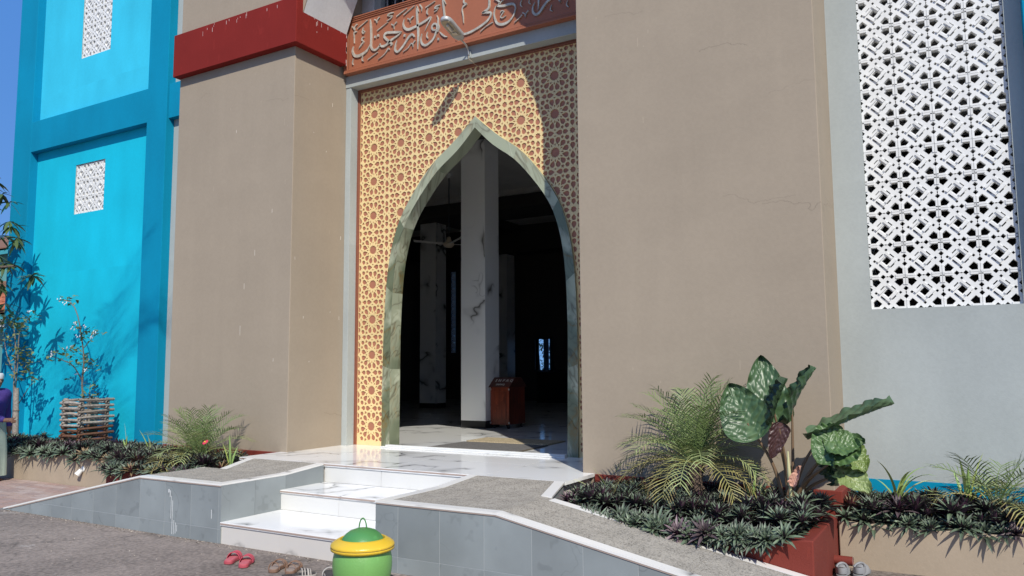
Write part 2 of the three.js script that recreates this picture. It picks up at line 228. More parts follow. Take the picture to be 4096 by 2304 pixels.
{
  reseed(17);
  // ---- ramp on the right of the steps
  const rp = thing('access_ramp', 'sloping pebble tiled ramp with white edge strips beside the green bin', 'ramp', [0, 0, 0]);
  const XB = 2.18, XE = 4.95, ZF = 3.05, ramp = (x) => x <= XB ? 0.53 : 0.53 - 0.19 * (x - XB);
  const out = [[XR, 0.001], [XE, 0.001], [XB, 0.53 - 0.016], [XR, 0.53 - 0.016]];
  rampWall(rp, out, ZF, [XR, 1.294, 1.686, 2.078, 2.47, 2.862, 3.254, 3.646, 4.04, 4.43, 4.82], [-0.25, 0.12, 0.53], 0);
  const top = (x, z) => ramp(x), Z0 = 2.25;
  mesh('core', [slab([[XR + 0.01, Z0 + 0.002], [XB, Z0 + 0.002], [XB, ZF - 0.06], [XR + 0.01, ZF - 0.06]], (x) => ramp(x) - 0.014, 0.5), slab([[XB, Z0 + 0.002], [XE - 0.3, Z0 + 0.002], [XE - 0.3, ZF - 0.06], [XB, ZF - 0.06]], (x) => ramp(x) - 0.014, 0.5)], M.grout, rp);
  const xs = [XR + 0.095, 1.63, XB, 2.64, 3.1, 3.56, 4.02, 4.48, 4.9], zs = [Z0 + 0.1, 2.66, ZF - 0.09];
  for (let i = 0; i < xs.length - 1; i++) for (let j = 0; j < 2; j++) mesh('pebble_tile', slab([[xs[i] + 0.0015, zs[j] + 0.0015], [xs[i + 1] - 0.0015, zs[j] + 0.0015], [xs[i + 1] - 0.0015, zs[j + 1] - 0.0015], [xs[i] + 0.0015, zs[j + 1] - 0.0015]], top, 0.013), M.pebble, rp, { du: rr(0, 3), dv: rr(0, 3) });
  const strip = (poly, y = top) => mesh('edge_strip', slab(poly, (x, z) => y(x, z) + 0.002, 0.016), M.marbleRough, rp, { du: rr(0, 3), dv: rr(0, 3) });
  strip([[XR, ZF + 0.008], [XB - 0.001, ZF + 0.008], [XB - 0.001, ZF - 0.088], [XR, ZF - 0.088]]);
  for (const [a, b] of [[XB, 3.4], [3.401, 4.6]]) { strip([[a, ZF + 0.008], [b, ZF + 0.008], [b, ZF - 0.088], [a, ZF - 0.088]]); strip([[Math.max(a, 2.24), Z0], [b, Z0], [b, Z0 + 0.098], [Math.max(a, 2.24), Z0 + 0.098]]); }
  strip([[XR, Z0 + 0.001], [XR + 0.092, Z0 + 0.001], [XR + 0.092, ZF - 0.089], [XR, ZF - 0.089]]);
  for (const [a, b] of [[XR + 0.01, XB]]) mesh('nosing_strip', bx(a, b, 0.506, 0.517, ZF + 0.001, ZF + 0.006), M.nosing, rp);
  mesh('nosing_strip', slab([[XB, ZF + 0.001], [4.6, ZF + 0.001], [4.6, ZF + 0.006], [XB, ZF + 0.006]], (x) => ramp(x) - 0.0145, 0.01), M.nosing, rp);
  // short incline from the platform up to the landing
  const inc = (x, z) => 0.53 + (H - 0.53) * clamp((Z0 - z) / (Z0 - ZL - 0.01), 0, 1) - 0.001;
  const wx = (z) => 2.215 - 0.15 * (Z0 - z) / (Z0 - ZL); // the right edge runs in toward the landing
  mesh('core', slab([[XR + 0.01, ZL + 0.006], [2.05, ZL + 0.006], [2.2, Z0], [XR + 0.01, Z0]], (x, z) => inc(x, z) - 0.014, 0.5), M.cement, rp);
  const cut = [XR + 0.095, 1.43, 1.78];
  for (let i = 0; i < 2; i++) mesh('pebble_tile', slab([[cut[i] + 0.0015, ZL + 0.007], [cut[i + 1] - 0.0015, ZL + 0.007], [cut[i + 1] - 0.0015, Z0 - 0.001], [cut[i] + 0.0015, Z0 - 0.001]], inc, 0.013), M.pebble, rp, { du: rr(0, 3), dv: rr(0, 3) });
  mesh('pebble_tile', slab([[1.7815, ZL + 0.007], [wx(ZL) - 0.105, ZL + 0.007], [wx(Z0) - 0.105, Z0 - 0.001], [1.7815, Z0 - 0.001]], inc, 0.013), M.pebble, rp, { du: 1, dv: 2 });
  mesh('pebble_tile', slab([[wx(Z0) - 0.1, Z0 + 0.001], [2.24, Z0 + 0.001], [2.24, Z0 + 0.098], [wx(Z0) - 0.1, Z0 + 0.098]], (x) => ramp(x) - 0.001, 0.013), M.pebble, rp);
  mesh('pebble_tile', slab([[XR + 0.094, Z0 + 0.001], [wx(Z0) - 0.102, Z0 + 0.001], [wx(Z0) - 0.102, Z0 + 0.098], [XR + 0.094, Z0 + 0.098]], (x) => ramp(x) - 0.001, 0.013), M.pebble, rp);
  strip([[XR, ZL + 0.007], [XR + 0.092, ZL + 0.007], [XR + 0.092, Z0 - 0.001], [XR, Z0 - 0.001]], inc);
  strip([[wx(ZL) - 0.1, ZL + 0.007], [wx(ZL), ZL + 0.007], [wx(Z0), Z0 - 0.001], [wx(Z0) - 0.1, Z0 - 0.001]], inc);

  // ---- ramp on the left of the steps
  const lp = thing('access_ramp', 'grey tiled ramp that slopes down past the marble steps to the brick path', 'ramp', [0, 0, 0]);
  const XC = -1.94, XF = -4.47, rampL = (x) => x >= XC ? YB : YB - (YB / (XC - XF)) * (XC - x);
  const outL = [[XF, 0.001], [XL, 0.001], [XL, YB - 0.016], [XC, YB - 0.016]];
  const jx = []; for (let k = 0; k < 11; k++) jx.unshift(-0.79 - 0.379 * k); jx.push(XL);
  rampWall(lp, outL, Z1, jx, [-0.25, 0.126, 0.53], 0);
  mesh('core', [slab([[XC, ZK + 0.06], [XL - 0.01, ZK + 0.06], [XL - 0.01, Z1 - 0.06], [XC, Z1 - 0.06]], (x) => rampL(x) - 0.014, 0.5), slab([[XF + 0.4, ZK + 0.06], [XC, ZK + 0.06], [XC, Z1 - 0.06], [XF + 0.4, Z1 - 0.06]], (x) => rampL(x) - 0.014, 0.5)], M.grout, lp);
  const zL = [ZK + 0.16, 2.62, Z1 - 0.09], xL = [-4.3, -3.8, -3.34, -2.88, -2.42, XC, -1.4, XL - 0.095];
  for (let i = 0; i < xL.length - 1; i++) for (let j = 0; j < 2; j++) mesh('pebble_tile', slab([[xL[i] + 0.0015, zL[j] + 0.0015], [xL[i + 1] - 0.0015, zL[j] + 0.0015], [xL[i + 1] - 0.0015, zL[j + 1] - 0.0015], [xL[i] + 0.0015, zL[j + 1] - 0.0015]], (x) => rampL(x), 0.013), M.pebble, lp, { du: rr(0, 3), dv: rr(0, 3) });
  const stripL = (poly, y = (x) => rampL(x)) => mesh('edge_strip', slab(poly, (x, z) => y(x, z) + 0.002, 0.016), M.marbleRough, lp, { du: rr(0, 3), dv: rr(0, 3) });
  stripL([[XL, Z1 + 0.008], [XC + 0.001, Z1 + 0.008], [XC + 0.001, Z1 - 0.088], [XL, Z1 - 0.088]]);
  stripL([[XC, Z1 + 0.008], [XF + 0.1, Z1 + 0.008], [XF + 0.1, Z1 - 0.088], [XC, Z1 - 0.088]]);
  stripL([[XL, ZK + 0.06], [XL - 0.092, ZK + 0.06], [XL - 0.092, Z1 - 0.089], [XL, Z1 - 0.089]]);
  stripL([[XF + 0.2, ZK + 0.06], [XC, ZK + 0.06], [XC, ZK + 0.158], [XF + 0.2, ZK + 0.158]]);
  mesh('nosing_strip', bx(XC, XL, 0.502, 0.512, Z1 + 0.001, Z1 + 0.006), M.nosing, lp);
  mesh('nosing_strip', slab([[XF + 0.2, Z1 + 0.001], [XC, Z1 + 0.001], [XC, Z1 + 0.006], [XF + 0.2, Z1 + 0.006]], (x) => rampL(x) - 0.0145, 0.01), M.nosing, lp);
  const zi = ZK + 0.06, incL = (x, z) => YB + (H - YB) * clamp((zi - z) / (zi - ZL - 0.01), 0, 1) - 0.001, xo = (z) => -1.70 - 0.2 * (zi - z) / (zi - ZL);
  mesh('core', slab([[xo(ZL), ZL + 0.006], [XL - 0.01, ZL + 0.006], [XL - 0.01, zi], [xo(zi), zi]], (x, z) => incL(x, z) - 0.014, 0.5), M.cement, lp);
  mesh('pebble_tile', slab([[xo(ZL) + 0.1, ZL + 0.007], [-1.302, ZL + 0.007], [-1.302, zi - 0.001], [xo(zi) + 0.1, zi - 0.001]], incL, 0.013), M.pebble, lp);
  mesh('pebble_tile', slab([[-1.2985, ZL + 0.007], [XL - 0.095, ZL + 0.007], [XL - 0.095, zi - 0.001], [-1.2985, zi - 0.001]], incL, 0.013), M.pebble, lp, { du: 1 });
  mesh('pebble_tile', slab([[XC + 0.002, zi + 0.001], [XL - 0.095, zi + 0.001], [XL - 0.095, ZK + 0.158], [XC + 0.002, ZK + 0.158]], (x) => rampL(x) - 0.001, 0.013), M.pebble, lp, { du: 2 });
  stripL([[xo(ZL), ZL + 0.007], [xo(ZL) + 0.098, ZL + 0.007], [xo(zi) + 0.098, zi - 0.001], [xo(zi), zi - 0.001]], incL);
  stripL([[XL, ZL + 0.007], [XL - 0.092, ZL + 0.007], [XL - 0.092, zi - 0.001], [XL, zi - 0.001]], incL);
  // side of this ramp that faces the steps
  const side = (z0, z1, y0, y1, y2) => { const g = flat(new THREE.ExtrudeGeometry(shapeOf([[-z1, y0], [-z0, y0], [-z0, y1], [-z1, y2]]), { depth: 0.012, bevelEnabled: false })).rotateY(Math.PI / 2).translate(XL - 0.006, 0, 0); mesh('wall_tile', g, M.cement, lp, { du: rr(0, 3), dv: rr(0, 3) }); };
  const zt = [Z1, 2.63, 2.245, ZL + 0.008], ty = (z) => z > zi ? YB - 0.015 : incL(0, z) - 0.015;
  for (let i = 0; i < 3; i++) { side(zt[i + 1] + 0.002, zt[i] - 0.001, 0.1285, ty(zt[i + 1]), ty(zt[i])); side(zt[i + 1] + 0.002, zt[i] - 0.001, 0.002, 0.1245, 0.1245); }
  // dried splashes of white paint on the tiles
  reseed(71);
  const dr = []; for (const [x, y0, y1, w] of [[-1.47, 0.36, 0.42, 0.006], [-1.49, 0.40, 0.43, 0.012], [-1.452, 0.16, 0.37, 0.003], [-1.43, 0.02, 0.33, 0.0035], [-1.405, 0.02, 0.15, 0.003], [-1.38, 0.03, 0.13, 0.004], [-1.36, 0.05, 0.11, 0.003], [-0.88, 0.21, 0.29, 0.004]]) dr.push(bx(x - w / 2, x + w / 2, y0, y1, Z1, Z1 + 0.0012));
  mesh('paint_drip', dr, M.white, lp);
}
// ================================================================ the building
const B = thing('mosque_building', 'large mosque front with brown pillars, pointed arch doorway and blue side wall', 'building');
const PX = 1.945, PZ = 1.1, PO = 4.17, WZ = 0.4;
// arch curves (half widths by height); the stone leans a little to one side
const lean = (y) => 0.0115 * (y - H);
const half = (pts) => new THREE.SplineCurve(pts.map((p) => new THREE.Vector2(...p))).getSpacedPoints(36).map((p) => [p.x, p.y]);
const OUT = half([[1.385, H], [1.388, 1.4], [1.378, 2.1], [1.338, 2.75], [1.235, 3.25], [1.06, 3.62], [0.69, 4.085], [0.315, 4.37], [0.0, 4.645]]);
const INN = half([[1.255, H], [1.263, 1.4], [1.262, 2.1], [1.225, 2.75], [1.135, 3.2], [0.97, 3.55], [0.605, 3.99], [0.255, 4.255], [0.0, 4.505]]);
const fullCurve = (hf) => [...hf.map(([x, y]) => [x + lean(y), y]), ...[...hf].reverse().slice(1).map(([x, y]) => [-x + lean(y), y])]; // right foot -> apex -> left foot
const OC = fullCurve(OUT), IC = fullCurve(INN);
{
  // plain walls
  const leftWall = shapeOf([[-9.53, 0], [-PO + 0.3, 0], [-PO + 0.3, 10], [-9.53, 10]]);
  const hole = (x0, x1, y0, y1) => new THREE.Path([V(x0, y0, 0), V(x0, y1, 0), V(x1, y1, 0), V(x1, y0, 0)].map((p) => new THREE.Vector2(p.x, p.y)));
  leftWall.holes.push(hole(-7.79, -6.96, 4.17, 5.02), hole(-7.79, -6.96, 6.89, 8.3));
  mesh('grey_wall', extr(leftWall, -0.25, WZ), M.grey, B);
  const rightWall = shapeOf([[PO - 0.3, 0], [9.53, 0], [9.53, 10], [PO - 0.3, 10]]);
  rightWall.holes.push(hole(4.435, 5.565, 2.05, 5.73));
  mesh('grey_wall', extr(rightWall, -0.25, WZ), M.grey, B);
  mesh('blue_skirting', bx(4.2, 5.68, 0.3, 0.585, WZ + 0.0005, WZ + 0.006), M.blue, B);
  // blue bays
  const lower = shapeOf([[-9.0, 0.3], [-5.7, 0.3], [-5.7, 5.45], [-9.0, 5.45]]); lower.holes.push(hole(-7.79, -6.96, 4.17, 5.02));
  mesh('light_blue_panel', extr(lower, WZ + 0.0005, WZ + 0.006), M.cyanLow, B);
  const upper = shapeOf([[-9.0, 5.8], [-5.7, 5.8], [-5.7, 10], [-9.0, 10]]); upper.holes.push(hole(-7.79, -6.96, 6.89, 8.3));
  mesh('light_blue_panel', extr(upper, WZ + 0.0005, WZ + 0.006), M.cyan, B);
  for (const [a, b] of [[-9.53, -8.97], [-5.71, -5.235], [5.69, 6.2]]) mesh('blue_pilaster', rbx(a, b, 0.2, 10.02, WZ - 0.1, 0.54, 0.006), M.blue, B);
  mesh('blue_band', rbx(-8.98, -5.7, 5.385, 5.93, WZ - 0.1, 0.537, 0.006), M.blue, B);
  mesh('blue_band', rbx(-5.24, -PO + 0.1, 5.385, 5.93, WZ - 0.1, 0.50, 0.006), M.blue, B);
  // pillars, plinths, red bands
  for (const s of [-1, 1]) {
    const a = s < 0 ? -PO : PX, b = s < 0 ? -PX : PO;
    mesh('brown_pillar', rbx(a, b, 0.0, 10, -0.25, PZ, 0.008), M.brown, B, { du: s < 0 ? 0.4 : 2.1, dv: 0.2 });
    mesh('red_band', rbx(s < 0 ? -PO - 0.02 : PX + 0.13, s < 0 ? -PX + 0.115 : PO + 0.02, 5.594, 6.195, 0.285, PZ + 0.105, 0.008), M.red, B);
    mesh('red_plinth', rbx(s < 0 ? -PO - 0.05 : 2.08, s < 0 ? -PX - 0.1 : PO + 0.06, 0.2, 0.565, 0.3, PZ + 0.03, 0.006), M.redPlant, B);
  }
  // runs of lime and flaked paint down the red band
  { reseed(77); const runs = [], f = PZ + 0.105, e = -PX + 0.115; for (let i = 0; i < 15; i++) { const x = rr(-3.6, -1.85), h = rr(0.015, 0.07), w = rr(0.004, 0.009), y = 6.19 - rr(0, 0.12) ** 1.2; runs.push(bx(x, x + w, y - h, y, f - 0.002, f + 0.0012)); } for (let i = 0; i < 10; i++) { const z = rr(0.35, 1.15), h = rr(0.015, 0.09), w = rr(0.004, 0.01), y = 6.18 - rr(0, 0.4); runs.push(bx(e - 0.002, e + 0.0012, y - h, y, z, z + w)); } for (let i = 0; i < 9; i++) { const y = rr(5.62, 6.1); runs.push(bx(e - 0.002, e + 0.0012, y - rr(0.03, 0.09), y, 0.29, 0.295 + rr(0.004, 0.014))); }
    mesh('lime_stain', runs, mat([0.50, 0.36, 0.33], 0.9), B).userData.kind = 'stuff'; }
  { reseed(79); const runs = []; for (let i = 0; i < 16; i++) { const h = rr(0.01, 0.05), y = rr(1.2, 5.2); if (i < 10) { const z = rr(0.2, 1.05); runs.push(bx(-PX - 0.002, -PX + 0.001, y, y + h, z, z + rr(0.003, 0.006))); } else { const x = rr(-3.0, -2.0); runs.push(bx(x, x + rr(0.003, 0.005), y, y + h * 2.5, PZ - 0.002, PZ + 0.001)); } }
    mesh('paint_fleck', runs, mat([0.72, 0.66, 0.58], 0.9), B).userData.kind = 'stuff'; }
  // big arch that joins the pillars above
  const big0 = new THREE.SplineCurve([[1.95, 5.62], [1.885, 5.87], [1.70, 6.33], [1.57, 6.58], [1.43, 6.75], [1.1, 7.12], [0.6, 7.55], [0, 7.9]].map((p) => new THREE.Vector2(...p))).getSpacedPoints(24).map((p) => [p.x, p.y]);
  const rightHalf = big0, leftHalf = [...big0].reverse().slice(1).map(([x, y]) => [-x, y]);
  mesh('portal_arch', extr(shapeOf([[1.95, 10], [-1.95, 10], ...[...leftHalf].reverse(), ...[...rightHalf].reverse().slice(1)]), 0.3, 1.082), M.white, B);
  mesh('portal_arch', extr(shapeOf([[1.95, 10], [-1.95, 10], ...[...leftHalf].reverse(), ...[...rightHalf].reverse().slice(1)]), 1.0825, 1.096), M.brown, B);
  // wall round the doorway, a star screen in front of it
  const doorCut = (x, top, bottom, curve) => { const c = [...curve]; return shapeOf([[x, bottom], [x, top], [-x, top], [-x, bottom], [c[c.length - 1][0], bottom], ...[...c].reverse(), [c[0][0], bottom]]); };
  const inset = OC.map(([x, y]) => [x * 0.965, y - 0.03 * clamp((y - 3.5), 0, 1)]);
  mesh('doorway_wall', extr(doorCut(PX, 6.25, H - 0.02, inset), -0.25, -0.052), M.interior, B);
  mesh('screen_backing', extr(doorCut(1.83, 5.31, H, inset), -0.051, -0.010), M.backing, B);

  // the screen: twelve pointed rosettes, petals, darts, five pointed stars
  const px = 0.4535, py = 0.461, holes = [];
  const poly = (cx, cy, pts, rot, flip = 1) => holes.push(pts.map(([x, y]) => { const a = Math.cos(rot), b = Math.sin(rot); return [cx + (x * a - y * flip * b), cy + (x * b + y * flip * a) * (py / px)]; }));
  const star = (n, r0, r1) => Array.from({ length: n * 2 }, (_, i) => { const a = (i * Math.PI) / n, r = i % 2 ? r1 : r0; return [r * Math.cos(a) * px, r * Math.sin(a) * px]; });
  const sc = (pts) => pts.map(([x, y]) => [x * px, y * px]);
  const petal = sc([[-0.105, 0], [-0.022, -0.060], [0.032, -0.070], [0.080, -0.034], [0.080, 0.034], [0.032, 0.070], [-0.022, 0.060]]);
  const drop = sc([[-0.088, 0], [-0.016, -0.060], [0.05, -0.052], [0.070, 0], [0.05, 0.052], [-0.016, 0.060]]);
  const hexa = sc([[-0.062, 0], [-0.03, -0.058], [0.038, -0.055], [0.063, 0], [0.038, 0.055], [-0.03, 0.058]]);
  const dart = sc([[-0.042, 0], [0.022, -0.022], [0.042, 0], [0.022, 0.022]]), five = star(5, 0.06, 0.027), arrow = sc([[-0.03, -0.008], [0.0, -0.034], [0.012, 0], [0.0, 0.034], [-0.03, 0.008], [-0.012, 0]]);
  const big = star(16, 0.142, 0.113), small = star(8, 0.085, 0.065);
  for (let i = -5; i <= 5; i++) for (let j = -2; j <= 10; j++) {
    const cx = (i + 0.5) * px, cy = 4.038 + 0.461 * 3 - j * py;
    poly(cx, cy, big, 0.1);
    for (let k = 0; k < 12; k++) { const a = (15 + 30 * k) * R, d = k * 30 * R; poly(cx + 0.312 * px * Math.cos(a), cy + 0.312 * py * Math.sin(a), petal, a); poly(cx + 0.198 * px * Math.cos(d), cy + 0.198 * py * Math.sin(d), dart, d); }
    for (const [sx, sy] of [[1, 1], [1, -1], [-1, 1], [-1, -1]]) {
      poly(cx + sx * 0.375 * px, cy + sy * 0.21 * py, five, 0.3 * sx); poly(cx + sx * 0.21 * px, cy + sy * 0.375 * py, five, 1.2 * sy);
      poly(cx + sx * 0.347 * px, cy + sy * 0.347 * py, hexa, Math.atan2(sy, sx) + Math.PI);
    }
    // on the cell borders: right edge, top edge and the corner between
    for (const s of [-1, 1]) { poly(cx + 0.5 * px, cy + s * 0.122 * py, petal, -s * Math.PI / 2 + Math.PI); poly(cx + s * 0.125 * px, cy + 0.5 * py, petal, s > 0 ? 0 : Math.PI); poly(cx + (0.5 + s * 0.072) * px, cy, arrow, s > 0 ? Math.PI : 0); poly(cx, cy + (0.5 + s * 0.072) * py, arrow, -s * Math.PI / 2); }
    poly(cx + 0.5 * px, cy + 0.5 * py, small, 0);
    for (const [dx, dy, a] of [[0.205, 0, 0], [-0.205, 0, Math.PI], [0, 0.205, Math.PI / 2], [0, -0.205, -Math.PI / 2]]) poly(cx + (0.5 + dx) * px, cy + (0.5 + dy) * py, drop, a);
  }
  const inArch = (x, y) => { let c = false; const P = [...OC, [-1.385, 0], [1.385, 0]]; for (let i = 0, j = P.length - 1; i < P.length; j = i++) if ((P[i][1] > y) !== (P[j][1] > y) && x < ((P[j][0] - P[i][0]) * (y - P[i][1])) / (P[j][1] - P[i][1]) + P[i][0]) c = !c; return c; };
  const near = (x, y) => { let b = null, d = 1e9; for (let i = 0; i < OC.length - 1; i++) { const [ax, ay] = OC[i], [ex, ey] = OC[i + 1], L2 = (ex - ax) ** 2 + (ey - ay) ** 2, t = clamp(((x - ax) * (ex - ax) + (y - ay) * (ey - ay)) / L2, 0, 1), q = Math.hypot(x - ax - t * (ex - ax), y - ay - t * (ey - ay)); if (q < d) { d = q; b = [ax, ay, ex - ax, ey - ay]; } } return [d, b]; };
  const SX = 1.826, ST = 5.295, SB = H + 0.001;
  const screen = doorCut(SX, ST, SB, OC);
  const area = (p) => { let s = 0; p.forEach(([x, y], i) => { const [a, b] = p[(i + 1) % p.length]; s += x * b - a * y; }); return s / 2; };
  for (let p of holes) {
    p = clip(clip(clip(clip(p, 1, 0, SX - 0.004), -1, 0, SX - 0.004), 0, 1, ST - 0.004), 0, -1, -(SB + 0.004));
    if (p.length < 3) continue;
    const c = p.reduce((a, q) => [a[0] + q[0] / p.length, a[1] + q[1] / p.length], [0, 0]), [d, b] = near(...c);
    const inside = inArch(...c);
    if (d < 0.09 || inside) {
      if (inside && d > 0.09) continue;
      const L = Math.hypot(b[2], b[3]), nx = b[3] / L, ny = -b[2] / L; // outward of the doorway (curve runs right foot -> apex -> left foot)
      p = clip(p, -nx, -ny, -(nx * b[0] + ny * b[1]) - 0.005);
      if (p.length < 3 || Math.abs(area(p)) < 2e-5) continue;
      if (p.some(([x, y]) => inArch(x, y) || near(x, y)[0] < 0.002)) continue;
    }
    if (Math.abs(area(p)) < 1e-5) continue;
    screen.holes.push(new THREE.Path(p.map(([x, y]) => new THREE.Vector2(x, y))));
  }
  mesh('star_screen', extr(screen, -0.0095, 0), M.gold, B);
  // arch of veined green stone: two halves that meet at the point
  for (const s of [1, -1]) for (const [i0, i1] of [[0, 8], [8, 16], [16, 23], [23, 30], [30, 36]]) {
    const at = (C, i) => (s > 0 ? C[i] : C[72 - i]), o = [], q = []; for (let i = i0; i <= i1; i++) { o.push(at(OC, i)); q.push(at(IC, i)); }
    const g = extr(shapeOf([...o, ...q.reverse()]), -0.17, 0.035);
    // book-matched stone: the grain runs with the height and round the reveal, each slab cut from another place
    const p = g.attributes.position, u = g.attributes.uv, nn = g.attributes.normal;
    for (let i = 0; i < p.count; i++) u.setXY(i, s * p.getX(i) + (Math.abs(nn.getZ(i)) < 0.5 ? p.getZ(i) + 0.4 : 0) + i0 * 0.37, p.getY(i) * 0.8 + p.getX(i) * s * 0.55 + i0 * 0.11);
    mesh('arch_stone', g, M.greenStone, B, { keepUV: true });
  }
  // grey surround, red-brown moulding
  mesh('door_surround', [rbx(-PX, -1.858, H, 5.33, -0.05, 0.165, 0.004), rbx(1.858, PX, H, 5.33, -0.05, 0.165, 0.004), rbx(-PX, PX, 5.33, 5.49, -0.05, 0.175, 0.004)], M.grey, B);
  const mold = [];
  for (const [w, z] of [[0, 0.03], [0.009, 0.018], [0.018, 0.026]]) mold.push(rbx(-1.858 + w, -1.85 + w, H, 5.329 - w, -0.05, z, 0.003), rbx(1.85 - w, 1.858 - w, H, 5.329 - w, -0.05, z, 0.003), rbx(-1.85 + w, 1.85 - w, 5.321 - w, 5.329 - w, -0.05, z, 0.003));
  mesh('moulding', mold, M.trim, B);
  mesh('moulding', [bx(-1.85, -1.824, H, 5.3, -0.05, 0.012), bx(1.824, 1.85, H, 5.3, -0.05, 0.012), bx(-1.824, 1.824, 5.292, 5.32, -0.05, 0.012)], M.trim, B);
  mesh('sign_shelf', bx(-1.83, 1.83, 5.491, 5.53, -0.05, 0.16), M.grey, B);

  // above the inscription: upper opening with bars
  mesh('upper_wall', [bx(-PX, -1.64, 6.25, 10, -0.25, -0.02), bx(-PX, PX, 8.4, 10, -0.25, -0.02), bx(1.62, PX, 6.25, 8.4, -0.25, -0.02)], M.white, B);
  mesh('upper_post', rbx(-PX, -1.84, 6.25, 10, -0.02, 0.17, 0.004), M.brownWall, B);
  mesh('window_frame', [bx(-1.64, -1.53, 6.25, 8.4, -0.14, -0.04), bx(1.52, 1.62, 6.25, 8.4, -0.14, -0.04), bx(-1.53, 1.52, 8.3, 8.4, -0.14, -0.04)], M.grey, B);
  for (let i = 0; i < 22; i++) mesh('window_bar', rbx(-1.46 + i * 0.137 - 0.011, -1.46 + i * 0.137 + 0.011, 6.25, 8.3, -0.11, -0.085, 0.005), M.steel, B);
  mesh('dark_window', bx(-1.64, 1.62, 6.2, 8.4, -0.25, -0.2), M.glassDark, B);

  // inside of the hall
  mesh('hall_floor', bx(-9.5, 9.5, H - 0.2, H - 0.001, -12.3, -0.02), M.marble, B, { du: 0.3 });
  mesh('hall_ceiling', bx(-9.4, 9.3, 5.5, 5.7, -12.3, -0.25), M.ceiling, B);
  mesh('roof', bx(-9.53, 9.53, 10, 10.2, -12.5, 0.4), M.grey, B);
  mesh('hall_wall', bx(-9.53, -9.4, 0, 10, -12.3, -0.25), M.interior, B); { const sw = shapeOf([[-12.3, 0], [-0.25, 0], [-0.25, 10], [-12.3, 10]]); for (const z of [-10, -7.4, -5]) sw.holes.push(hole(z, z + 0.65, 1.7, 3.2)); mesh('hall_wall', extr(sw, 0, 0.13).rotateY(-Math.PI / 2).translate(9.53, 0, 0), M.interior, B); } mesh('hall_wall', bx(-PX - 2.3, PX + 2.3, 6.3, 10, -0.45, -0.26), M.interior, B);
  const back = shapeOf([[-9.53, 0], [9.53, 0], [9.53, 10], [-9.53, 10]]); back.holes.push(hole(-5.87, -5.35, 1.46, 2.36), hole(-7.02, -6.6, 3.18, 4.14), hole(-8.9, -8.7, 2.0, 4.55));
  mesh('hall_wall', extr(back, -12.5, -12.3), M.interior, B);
  mesh('beam', [bx(-9.4, 9.3, 5.40, 5.5, -7.05, -6.95)], M.ceiling, B);
  for (const g of [bx(-9.4, 9.3, 5.12, 5.5, -8.3, -7.06), bx(-9.4, 9.3, 4.75, 5.5, -11.6, -10.9), bx(-2.3, -1.55, 5.38, 5.5, -3.52, -2.82), bx(-6.75, -5.55, 5.3, 5.5, -10.9, -8.31)]) mesh('beam', g, M.darkBeam, B);
  for (const [x, z] of [[-1.94, -3.17], [-6.33, -7.85], [-6.35, -11.3], [2.5, -3.07], [2.5, -7.85], [-1.92, -7.85]]) {
    const c = mesh('column', rbx(x - 0.24, x + 0.24, H + 0.12, 5.39, z - 0.22, z + 0.22, 0.006), M.columnStone, B, { du: x, dv: 0.4 });
    mesh('column_base', bx(x - 0.238, x + 0.238, H, H + 0.12, z - 0.218, z + 0.218), M.black, c);
  }
  mesh('window_frame', [bx(-5.91, -5.87, 1.42, 2.40, -12.52, -12.26), bx(-5.35, -5.31, 1.42, 2.40, -12.52, -12.26), bx(-5.87, -5.35, 2.36, 2.40, -12.52, -12.26), bx(-5.87, -5.35, 1.42, 1.46, -12.52, -12.26)], M.darkMetal, B);
}
// white cement lattices: every block a piece
const blockGeo = (() => {
  const P = (pts) => new THREE.Path(pts.map(([x, y]) => new THREE.Vector2(x, y)));
  const n = 0.076, e = 0.0025, o = [];
  const edge = (f) => { for (const [x, y] of [[e, e], [0.305, e], [0.38, n], [0.455, e], [0.5, 0.02], [0.545, e], [0.62, n], [0.695, e]]) o.push(f(x, y)); };
  edge((x, y) => [x, y]); edge((x, y) => [1 - y, x]); edge((x, y) => [1 - x, 1 - y]); edge((x, y) => [y, 1 - x]);
  const s = shapeOf(o), turn = (x, y, k) => { for (let i = 0; i < k; i++) [x, y] = [1 - y, x]; return [x, y]; };
  for (let k = 0; k < 4; k++) {
    const m = (q) => turn(...q, k);
    s.holes.push(P([[0.068, 0.068], [0.225, 0.068], [0.315, 0.165], [0.165, 0.315], [0.068, 0.225]].map(m)));
    s.holes.push(P([[0.5, 0.108], [0.55, 0.158], [0.5, 0.208], [0.45, 0.158]].map(m)));
    s.holes.push(P([[0.275, 0.39], [0.39, 0.275], [0.415, 0.30], [0.30, 0.415]].map(m)));
  }
  s.holes.push(P([[0.5, 0.365], [0.635, 0.5], [0.5, 0.635], [0.365, 0.5]]));
  const list = [extr(s, -0.2, 0)];
  const bar = (x, y, l, w, a, h) => list.push(flat(new THREE.BoxGeometry(l, w, h, 1, 1, 1).rotateZ(a * R).translate(x, y, h / 2 - 0.002)));
  // bands that pass over the others, pinwheel fashion round the middle opening
  for (let k = 0; k < 4; k++) { const [x, y] = turn(0.5 - 0.116 + 0.045, 0.5 - 0.116 - 0.045, k); bar(x, y, 0.27, 0.07, -45 + 90 * k, 0.04); }
  for (const [a, b] of [[0, 0], [1, 0], [0, 1], [1, 1]]) { const m = (x) => (x ? -1 : 1); bar(a + m(a) * 0.14, b + m(b) * 0.035, 0.26, 0.06, 0, 0.02); bar(a + m(a) * 0.035, b + m(b) * 0.15, 0.06, 0.23, 0, 0.02); }
  return boxUV(mergeGeometries(list));
})();
